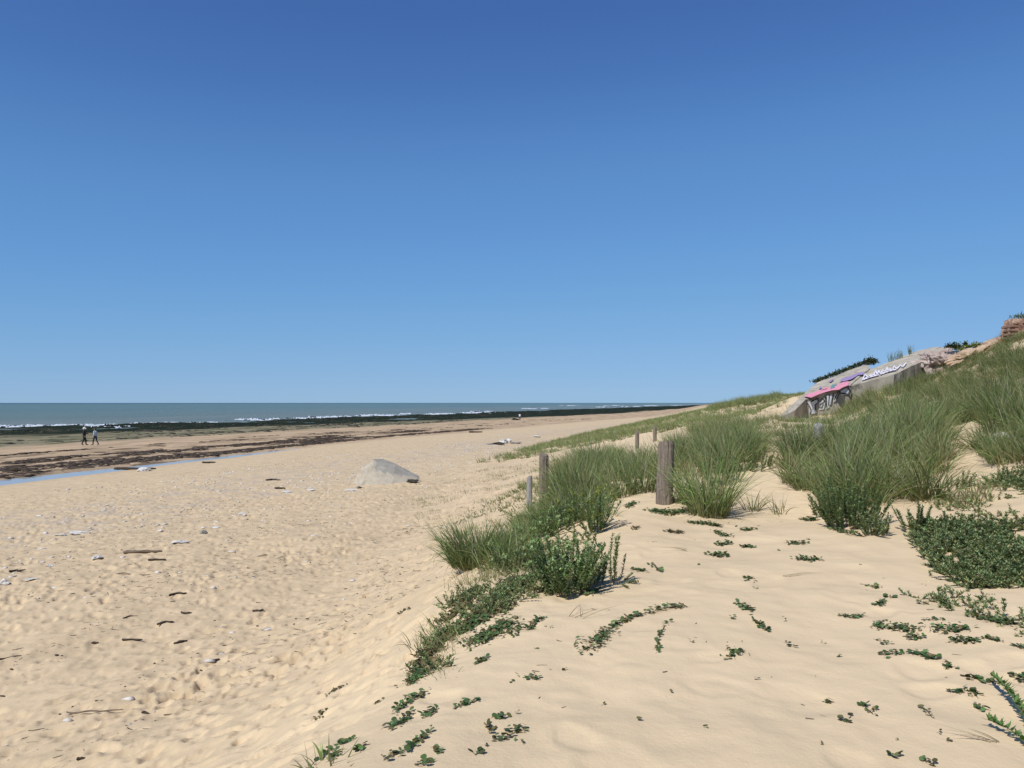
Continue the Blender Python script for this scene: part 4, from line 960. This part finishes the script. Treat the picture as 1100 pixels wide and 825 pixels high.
def ground_cover(poly, yr, n, hg, pal, label, leaf=.02, clump=.25):
    rb = Rib()
    st_ = Rib()
    for p in scatter(poly, yr, n, clump, 95):
        spurge_stem(rb, st_, (p[0], p[1], p[2] - .01), RNG.random() * 6.28, RNG.uniform(.05, 1.2), RNG.uniform(*hg), pal * RNG.uniform(.7, 1.3), leaf, 240, 0, RNG.uniform(-.2, .3))
    rb.V += st_.V; rb.C += st_.C; rb.F += [f + rb.n for f in st_.F]
    tag(rb.build('ground_cover', M['spurge']), label, 'ground cover', kind='stuff')
G_MIX = 1.2 * np.concatenate([S_DARK, S_BLUE * .8, np.array([[.20, .17, .08], [.17, .13, .07], [.26, .24, .11]])])
ground_cover([(442, 735), (462, 690), (480, 655), (500, 622), (540, 598), (592, 585), (596, 640), (566, 642), (548, 662), (532, 694), (498, 708), (470, 732)], (4.6, 12), 480, (.05, .19), G_MIX, 'ragged mixed mat of leafy weeds along the lip of the dune edge', .02, .42)
ground_cover([(540, 600), (560, 560), (600, 530), (650, 520), (655, 548), (640, 575), (612, 600), (580, 612)], (8.2, 18), 260, (.10, .34), np.concatenate([S_BLUE, S_BLUE * .7, S_YEL * .7]), 'mixed leafy weeds growing up through the grass on the dune edge', .026)
ground_cover([(470, 570), (500, 545), (560, 515), (600, 500), (590, 530), (555, 560), (505, 590)], (9, 28), 200, (.04, .14), G_MIX, 'sparse low weeds on the seaward foot of the dune', .024, .45)
ground_cover([(1000, 545), (1060, 520), (1110, 512), (1110, 560), (1050, 560)], (8, 13), 110, (.04, .14), G_MIX, 'sparse low weeds on the bare sand gap', .024, .45)
ground_cover([(970, 640), (1000, 615), (1040, 632), (1110, 660), (1110, 690), (1050, 665)], (5, 8.5), 90, (.04, .12), S_DARK, 'loose leafy weeds fringing the broad herb bank', .022, .45)

# ------------------------------------------------------------------ sea bindweed patches
B_GRN = np.array([[.060, .115, .038], [.08, .145, .05], [.11, .17, .065], [.045, .08, .03], [.13, .12, .05]]); B_DRY = np.array([[.10, .085, .04], [.14, .10, .05], [.07, .07, .03]])
def bindweed(spine, wid, label, dry=False, group=None, dens=1.0, leafsize=.027):
    """Round leaved creeper: leaves along a spine of photo points, wid = half width in photo pixels."""
    pts = []; pal = B_DRY if dry else B_GRN
    rb, st_ = Rib(), Rib()
    x0, y0, z0 = ground(*spine[len(spine) // 2]); s = y0 / F
    seg = list(zip(spine[:-1], spine[1:])) if len(spine) > 1 else [(spine[0], spine[0])]
    area = sum((math.hypot(b[0] - a[0], b[1] - a[1]) + 2 * wid) * 2 * wid for a, b in seg) * s * s * 1.9
    n = max(2, int(area / (leafsize ** 2) * 1.35 * dens))
    world = [ground(*p) for p in spine]
    wx = wid * s; L = []
    for k in range(n):
        j = RNG.integers(0, max(1, len(world) - 1)); t = RNG.random()
        a = world[j]; b = world[min(j + 1, len(world) - 1)]
        ox, oy = RNG.normal(0, .62, 2)
        L.append((a[0] + (b[0] - a[0]) * t + ox * wx, a[1] + (b[1] - a[1]) * t + oy * wx * 1.5))
    L = np.array(L); Z = H(L[:, 0], L[:, 1])
    h = RNG.uniform(.003, .018, n) * (1.5 if n > 60 else 1)
    az = RNG.random(n) * 6.283
    leafsize *= .82 if y0 < 6 else 1.0
    sz = leafsize * RNG.uniform(.4, 1.35, n)
    B = np.stack([L[:, 0], L[:, 1], Z + h], 1)
    rb.add(B, az, RNG.uniform(-.05, .55, n), RNG.uniform(-.5, .2, n), sz, sz * 1.15, RNG.normal(0, .35, n), np.where(RNG.random((n, 1)) < .10, vary(B_DRY * 1.4, n, .2), vary(pal, n, .26)), KIDNEY)
    m = n
    st_.add(np.stack([L[:, 0] - .02 * np.cos(az), L[:, 1] - .02 * np.sin(az), Z - .004], 1), az, .5, -.2, .035, .003, 0, np.array([.14, .10, .05]), STALK)
    if len(world) > 1:
        for a, b in zip(world[:-1], world[1:]):
            d = math.hypot(b[0] - a[0], b[1] - a[1])
            st_.add(np.array([[a[0], a[1], a[2] + .004]]), math.atan2(b[1] - a[1], b[0] - a[0]), math.atan2(b[2] - a[2], d), 0, d, .007, 0, np.array([.15, .11, .06]), STALK)
    root = empty('bindweed_plant', (x0, y0, z0), label, 'creeping plant', group)
    rb.build('foliage', M['leaf'], root, (x0, y0, z0)); st_.build('runner_vine', M['dry'], root, (x0, y0, z0))
G_BW = 'sea bindweed patches on the sand'
BW = [  # spine in photo pixels, half width, label, dry
    ([(630, 700), (643, 688), (655, 676)], 9, 'long trailing bindweed runner on the near dune, its dense lower end', 0),
    ([(655, 676), (672, 666), (690, 660), (718, 653), (735, 653)], 3.5, 'thin upper arm of the long trailing bindweed runner', 0),
    ([(717, 668), (709, 682), (705, 700)], 3, 'short side runner dangling from the long trailing bindweed', 0),
    ([(782, 706), (796, 700)], 6, 'compact three lobed bindweed patch in the middle of the near sand', 0),
    ([(796, 648), (804, 656)], 6, 'upper cluster of the slanting bindweed runner in mid sand', 0),
    ([(814, 668), (817, 672), (826, 680)], 4, 'lower cluster of the slanting bindweed runner in mid sand', 0),
    ([(789, 665)], 3, 'sprig just seaward of the slanting runner in mid sand', 0),
    ([(849, 694)], 4, 'pale yellowish sprig between the three lobed patch and the empty sand', 0),
    ([(805, 622)], 5, 'small round patch above the slanting runner in mid sand', 0),
    ([(764, 597), (780, 597)], 5, 'wide flat patch, nearest of three stacked below the tall tussock', 0),
    ([(773, 586), (784, 583)], 4, 'small patch, middle of three stacked below the tall tussock', 0),
    ([(768, 572), (784, 577)], 4, 'longish patch, farthest of three stacked below the tall tussock', 0),
    ([(798, 588), (808, 587)], 4, 'oval patch level with the middle of the three stacked patches', 0),
    ([(796, 569), (811, 569)], 3.5, 'flat patch at the foot of the sparse dry tussock', 0),
    ([(715, 571), (734, 573)], 3, 'brownish sprawling sprigs below the thick post', 1),
    ([(683, 568)], 4, 'dry brown seedling on the slope seaward of the thick post', 1),
    ([(674, 545), (682, 540)], 4, 'dark trailing patch at the foot of the grass seaward of the thick post', 0),
    ([(700, 549), (716, 552), (738, 549)], 6, 'wide bindweed mat at the foot of the thick post', 0),
    ([(742, 562), (775, 566)], 5, 'leafy bindweed mat round the base of the tall tussock', 0),
    ([(848, 584), (864, 584)], 4, 'flat patch below the foot of the dark spurge clump', 0),
    ([(857, 601), (880, 602)], 4.5, 'long flat patch lying alone in front of the tall grass stand', 0),
    ([(862, 558), (876, 559)], 4, 'rounded patch on bare sand seaward of the tall grass stand', 0),
    ([(893, 568), (915, 575)], 5, 'creeper mat under the leafy green spurge clump', 0),
    ([(700, 607), (712, 616)], 3, 'row of small leaves landward of the single tall spurge stem', 0),
    ([(680, 612), (690, 614)], 4, 'leaves at the foot of the low leaning spurge', 0),
    ([(630, 640), (642, 634)], 5, 'creeper hanging below the large bushy spurge', 0),
    ([(900, 661), (918, 664), (926, 662)], 3.2, 'thin level chain of leaves seaward of the big cluster', 0),
    ([(939, 651), (950, 646)], 3.2, 'short slanting chain above the big landward cluster', 0),
    ([(938, 631)], 5, 'small round patch below the tip of the tall grass stand', 0),
    ([(950, 641), (962, 642)], 2.2, 'sparse row just above the short slanting chain', 0),
    ([(942, 676), (948, 668)], 5, 'seaward outlier of the big cluster, with loose leaves', 0),
    ([(955, 676), (985, 676)], 7, 'broad ragged patch with its centre below the short slanting chain', 0),
    ([(976, 686), (990, 684)], 5, 'lower lobe under the broad ragged patch', 0),
    ([(950, 692)], 4.5, 'small patch between the broad ragged patch and the oval ones below', 0),
    ([(948, 704), (970, 702)], 4.5, 'seaward of a level pair below the broad ragged patch', 0),
    ([(984, 702), (1004, 708)], 7, 'dense landward patch of a level pair below the broad ragged patch', 0),
    ([(1005, 679), (1035, 676)], 7.5, 'largest sprawling patch below the little spurge seedling', 0),
    ([(1022, 690), (1048, 688)], 6, 'ragged fringe under the largest sprawling patch', 0),
    ([(1052, 664), (1092, 672)], 9, 'thick patch joining the lower rim of the broad herb bank', 0),
    ([(1058, 686), (1078, 690)], 4, 'loose leaves below the thick patch by the herb bank', 0),
    ([(1092, 696), (1105, 695)], 5, 'patch cut off by the edge of the view below the herb bank', 0),
    ([(993, 666), (1008, 666)], 2.5, 'little row above the seaward end of the largest sprawling patch', 0),
    ([(1014, 717), (1026, 717)], 3.2, 'level row of few leaves below the ragged fringe', 0),
    ([(1042, 728), (1056, 732)], 5.5, 'tall leafy patch above the bright leaning sprigs', 0),
    ([(1062, 733), (1072, 734)], 3.5, 'leaf pair between the tall leafy patch and the sprig tip', 0),
    ([(1084, 728), (1102, 732)], 5, 'patch at the edge of the view above the bright sprigs', 0),
    ([(1030, 744), (1052, 745)], 5, 'dense level patch seaward of the bright sprigs', 0),
    ([(1020, 743)], 3.5, 'reddish leaf bunch at the seaward end of the dense level patch', 1),
    ([(1048, 758), (1056, 764)], 4.5, 'patch below the dense level patch, beside the lower sprig', 0),
    ([(926, 757), (938, 768)], 4.5, 'loose ring of leaves in the near landward sand', 0),
    ([(903, 773), (909, 776)], 4, 'little bunch seaward of the loose ring of leaves', 0),
    ([(883, 754), (893, 757)], 2.2, 'three leaves in line behind the little bunch in the near sand', 0),
    ([(995, 763), (1001, 771)], 3, 'three leaves forming a triangle in the near landward sand', 0),
    ([(957, 812), (964, 816)], 3.2, 'small patch on the bottom edge below the loose ring', 0),
    ([(990, 817), (1004, 822)], 3.5, 'arched patch on the bottom edge landward of the small one', 0),
    ([(514, 712), (524, 707)], 5, 'lone compact patch below the creeper on the dune edge', 0),
    ([(561, 728), (578, 730)], 3.8, 'level patch on the open slope below the large bushy spurge', 0),
    ([(568, 676), (580, 664)], 5, 'slanting patch nearest below the large bushy spurge', 0),
    ([(551, 684), (560, 674)], 4.5, 'slanting patch seaward of its twin below the large bushy spurge', 0),
    ([(488, 762), (500, 757), (512, 753)], 4, 'long slanting patch alone on the near seaward slope', 0),
    ([(425, 765), (440, 752), (456, 745)], 6, 'uppermost slanting patch on the near dune edge', 0),
    ([(422, 783), (432, 775), (442, 766)], 6.5, 'second slanting patch down the near dune edge', 0),
    ([(454, 770), (466, 764)], 6, 'ring shaped patch landward of the second slanting patch', 0),
    ([(428, 810), (445, 800), (460, 786)], 5.5, 'longest slanting patch near the bottom of the dune edge', 0),
    ([(466, 808), (476, 805)], 4, 'small patch landward of the longest slanting patch', 0),
    ([(412, 817), (424, 810)], 4, 'dry leaves at the foot of the longest slanting patch', 1),
    ([(448, 822), (464, 820)], 5, 'patch on the bottom edge under the longest slanting patch', 0),
    ([(532, 770), (545, 772)], 5, 'upper loose patch of the three on the middle slope', 0),
    ([(520, 777), (528, 786)], 4.5, 'brownish patch of the three on the middle slope', 1),
    ([(546, 786), (564, 784)], 5, 'flat green patch landward of the brownish one on the middle slope', 0),
    ([(532, 795), (550, 793)], 5, 'lowest green patch of the three on the middle slope', 0),
    ([(510, 812), (517, 808)], 4, 'small patch near the bottom of the middle slope', 0),
    ([(350, 808), (360, 812)], 8, 'leafy patch with grass at the seaward foot of the near dune edge', 0),
    ([(366, 800), (376, 796)], 6, 'leafy patch landward of the one with grass at the bottom', 0),
    ([(384, 808), (392, 800)], 4, 'dark straggling leaves beside the leafy patches at the bottom', 0),
    ([(352, 746), (374, 738)], 2.6, 'straggling line of dry leaves on the beach side', 1),
    ([(402, 757), (412, 752)], 2.2, 'short dry slanting line between beach and dune edge', 1),
    ([(336, 772), (348, 767)], 3, 'dry dark patch on the beach side, lowest of the straggling lines', 1),
    ([(428, 660), (440, 655)], 2.2, 'dry scrap on the beach beyond the dune edge creeper', 1),
]
for sp, wd, lab, dry in BW: bindweed(sp, wd, lab + (' of sea bindweed' if 'bindweed' not in lab and len(lab.split()) < 14 else ''), bool(dry), G_BW)
for sp, wd, lab, dry in [
    ([(452, 722), (462, 700), (478, 685)], 12, 'tall brownish creeper heap at the bend of the dune edge', 1), ([(470, 690), (482, 678)], 10, 'green creeper heap behind the brownish heap', 0),
    ([(508, 690), (530, 680), (548, 668)], 12, 'dark leafy creeper mass on the lip of the dune edge', 0), ([(515, 662), (540, 650)], 11, 'brown dry creeper mass above the dark leafy one', 1),
    ([(545, 640), (562, 628), (575, 618)], 9, 'green creeper band climbing to the dark sea spurge', 0), ([(488, 650), (510, 632)], 6, 'loose creeper on the beach side of the dune edge', 0),
    ([(500, 676), (520, 662), (540, 640), (556, 622)], 13, 'mottled creeper carpet between the sand lip and the bushy tussock', 0), ([(478, 668), (500, 648), (520, 632)], 8, 'brownish creeper carpet sliding toward the beach', 1), ([(440, 735), (456, 722)], 8, 'lowest creeper heap where the dune edge thins out', 0),
    ([(470, 668), (500, 655)], 4, 'thin creeper line at the foot of the dune edge', 0)]:
    bindweed(sp, wd, lab, bool(dry), 'dense creepers on the dune edge', 1.6, .026)
for px, py in [(721, 743), (812, 730), (742, 690), (619, 692), (751, 607), (837, 592), (868, 580), (810, 632), (592, 674), (575, 698), (550, 733), (524, 803), (555, 767), (564, 799), (884, 692), (1009, 789), (1019, 798), (989, 649), (901, 706), (912, 768), (966, 796), (843, 668), (884, 800), (650, 757), (608, 720), (760, 782), (690, 775)]:
    bindweed([(px, py)], 1.8, 'tiny lone sprig of one to three leaves on smooth bare sand', py % 3 == 0, 'tiny lone sprigs on the near dune', .5, .022)

# dry stalks lying on the near sand
STK = [(735, 592, .35, 2.6, 'pale dry twig lying between the thick post and the three stacked patches'), (672, 566, .42, 1.9, 'single dry stalk leaning on the slope seaward of the thick post'), (618, 664, .45, .8, 'yellow dry stalk lying below the large bushy spurge'),
       (700, 660, .5, .4, 'thin dry grass stalks tangled in the long trailing runner'), (905, 460, .0, 0, ''), (843, 620, .4, .2, 'thin curved twig on smooth sand landward of the small round patch'), (1072, 800, .35, 3.0, 'fine curved stalk on the sand below the bright sprigs')]
for px, py, L, a, lab in STK:
    if not L: continue
    x, y, z = ground(px, py); rb = Rib(); n = 5
    rb.add(np.array([[x, y, z + .006]]) + RNG.normal(0, .03, (n, 3)) * [1, 1, 0], a + RNG.normal(0, .5, n), RNG.uniform(.05, .35, n), -RNG.uniform(.1, .6, n), L * RNG.uniform(.4, 1, n), .005, RNG.uniform(-1, 1, n), vary(np.array([[.33, .26, .14], [.22, .17, .09]]), n), BLADE)
    tag(rb.build('dry_grass_stalk', M['dry'], None, (x, y, z)), lab, 'dry stalk').location = (x, y, z)

# ------------------------------------------------------------------ people
def tubes(name, segs, mat, parent, vox=.014):
    """Tapered limbs fused into one continuous skin."""
    bm = bmesh.new()
    for p, q, r0, r1 in segs:
        p, q = Vector(p), Vector(q); d = q - p; L = max(d.length, 1e-4); rot = d.to_track_quat('Z', 'Y').to_matrix()
        rings = [(-r0 * .95, .3), (-r0 * .6, .8), (0, 1), (L * .33, 1), (L * .66, 1), (L, 1), (L + r1 * .6, .8), (L + r1 * .95, .3)]
        prev = None
        for zz, kk in rings:
            t = min(1, max(0, zz / L)); rr = (r0 + (r1 - r0) * t) * kk
            ring = [bm.verts.new(p + rot @ Vector((rr * math.cos(2 * math.pi * j / 12), rr * math.sin(2 * math.pi * j / 12), zz))) for j in range(12)]
            if prev is None: bm.faces.new(ring[::-1])
            else:
                for j in range(12): bm.faces.new((prev[j], prev[(j + 1) % 12], ring[(j + 1) % 12], ring[j]))
            prev = ring
        bm.faces.new(prev)
    me = bpy.data.meshes.new(name); bm.to_mesh(me); bm.free(); me.materials.append(mat)
    o = bpy.data.objects.new(name, me); COL.objects.link(o); o.parent = parent
    m = o.modifiers.new('skin_fuse', 'REMESH'); m.mode = 'VOXEL'; m.voxel_size = vox; m.use_smooth_shade = True
    s = o.modifiers.new('relax', 'SMOOTH'); s.factor = .5; s.iterations = 3
    return o
def person(px, py, hgt, rz, label, top, legs, arms, head_cover, stride=.28, lean=0.):
    x, y, z = ground(px, py)
    root = empty('person', (x, y, z), label, 'person', 'walkers on the beach', rz)
    k = hgt / 1.75
    def V(a, b, c): return (a * k, (b + lean * max(0, c - .9)) * k, c * k)
    hip = [V(s * .09, 0, .92) for s in (-1, 1)]; knee = [V(-.09, stride * .55, .50), V(.09, -stride * .2, .49)]; ank = [V(-.09, stride * .65, .09), V(.09, -stride * .9, .13)]
    toe = [V(-.10, stride * .65 + .17, .035), V(.10, -stride * .9 + .14, .03)]; sh = [V(s * .18, 0, 1.43) for s in (-1, 1)]
    el = [V(*arms[0][0]), V(*arms[1][0])]; wr_ = [V(*arms[0][1]), V(*arms[1][1])]
    seg = [(V(0, 0, .95), V(0, 0, 1.2), .135 * k, .125 * k), (V(0, 0, 1.2), V(0, 0, 1.38), .13 * k, .135 * k), (V(0, 0, 1.42), V(0, .01, 1.56), .06 * k, .055 * k), (V(0, .02, 1.58), V(0, .02, 1.66), .085 * k, .092 * k), (V(0, .115, 1.60), V(0, .125, 1.59), .016 * k, .018 * k)]
    seg += [(V(s * .09, .02, 1.61), V(s * .095, .01, 1.63), .02 * k, .02 * k) for s in (-1, 1)]
    for i in (0, 1):
        seg += [(hip[i], knee[i], .085 * k, .058 * k), (knee[i], ank[i], .056 * k, .038 * k), (ank[i], toe[i], .042 * k, .03 * k), (V(0, 0, 1.40), sh[i], .07 * k, .062 * k), (sh[i], el[i], .052 * k, .04 * k), (el[i], wr_[i], .04 * k, .028 * k)]
        d = (Vector(wr_[i]) - Vector(el[i])).normalized(); a = Vector(wr_[i]); pal_ = a + d * .085 * k
        seg.append((a, pal_, .03 * k, .034 * k))
        sx = d.orthogonal().normalized()
        for f, (o_, ln) in enumerate([(-.03, .065), (-.01, .08), (.01, .075), (.03, .06)]):
            b0 = pal_ + sx * o_ * k; b1 = b0 + d * ln * .55 * k; seg += [(b0, b1, .009 * k, .009 * k), (b1, b1 + (d * .8 + Vector((0, .5, 0))).normalized() * ln * .5 * k, .009 * k, .007 * k)]
        seg.append((a + d * .03 * k, a + d * .07 * k - sx * .055 * k, .011 * k, .009 * k))
    tubes('body', seg, M['skin'], root)
    tubes('trousers', [(V(0, 0, .92), V(0, 0, 1.0), .15 * k, .15 * k)] + [s for i in (0, 1) for s in ((hip[i], knee[i], .10 * k, .075 * k), (knee[i], tuple(Vector(knee[i]).lerp(Vector(ank[i]), .88)), .075 * k, .058 * k))], legs, root)
    tubes('shirt', [(V(0, 0, .98), V(0, 0, 1.2), .155 * k, .148 * k), (V(0, 0, 1.2), V(0, 0, 1.38), .15 * k, .15 * k)] + [s for i in (0, 1) for s in ((V(0, 0, 1.41), sh[i], .085 * k, .077 * k), (sh[i], el[i], .07 * k, .055 * k), (el[i], tuple(Vector(el[i]).lerp(Vector(wr_[i]), .8)), .055 * k, .042 * k))], top, root)
    tubes('shoes', [(ank[i], toe[i], .052 * k, .042 * k) for i in (0, 1)], M['shoe'], root)
    if head_cover == 'hat': tubes('sun_hat', [(V(0, .01, 1.69), V(0, .01, 1.74), .115 * k, .09 * k), (V(0, -.06, 1.67), V(0, .13, 1.665), .09 * k, .075 * k)], M['cloth_white'], root)
    else: tubes('hair', [(V(0, -.01, 1.64), V(0, 0, 1.70), .098 * k, .09 * k), (V(0, -.04, 1.56), V(0, -.03, 1.64), .07 * k, .08 * k)], M['hair'], root)
DN = [[(-.23, -.05, 1.14), (-.22, .12, .92)], [(.23, .04, 1.14), (.22, .12, .92)]]
person(90.5, 478.3, 1.84, R(-70), 'person in black clothes and white sun hat walking on the wet sand', M['cloth_black'], M['cloth_black'], [[(-.22, .10, 1.16), (-.16, .36, 1.12)], [(.23, -.06, 1.14), (.22, .06, .92)]], 'hat', .22)
person(102.5, 478.3, 1.74, R(75), 'dark haired person in pale blue shirt and dark trousers facing the walker in black', M['cloth_blue'], M['cloth_navy'], DN, 'hair', .34, .05)
person(558.5, 451.6, 1.75, R(20), 'far off person in white shirt and dark trousers by the waterline', M['cloth_white'], M['cloth_navy'], DN, 'hair', .2, .1)
SC.cycles.max_bounces = 6
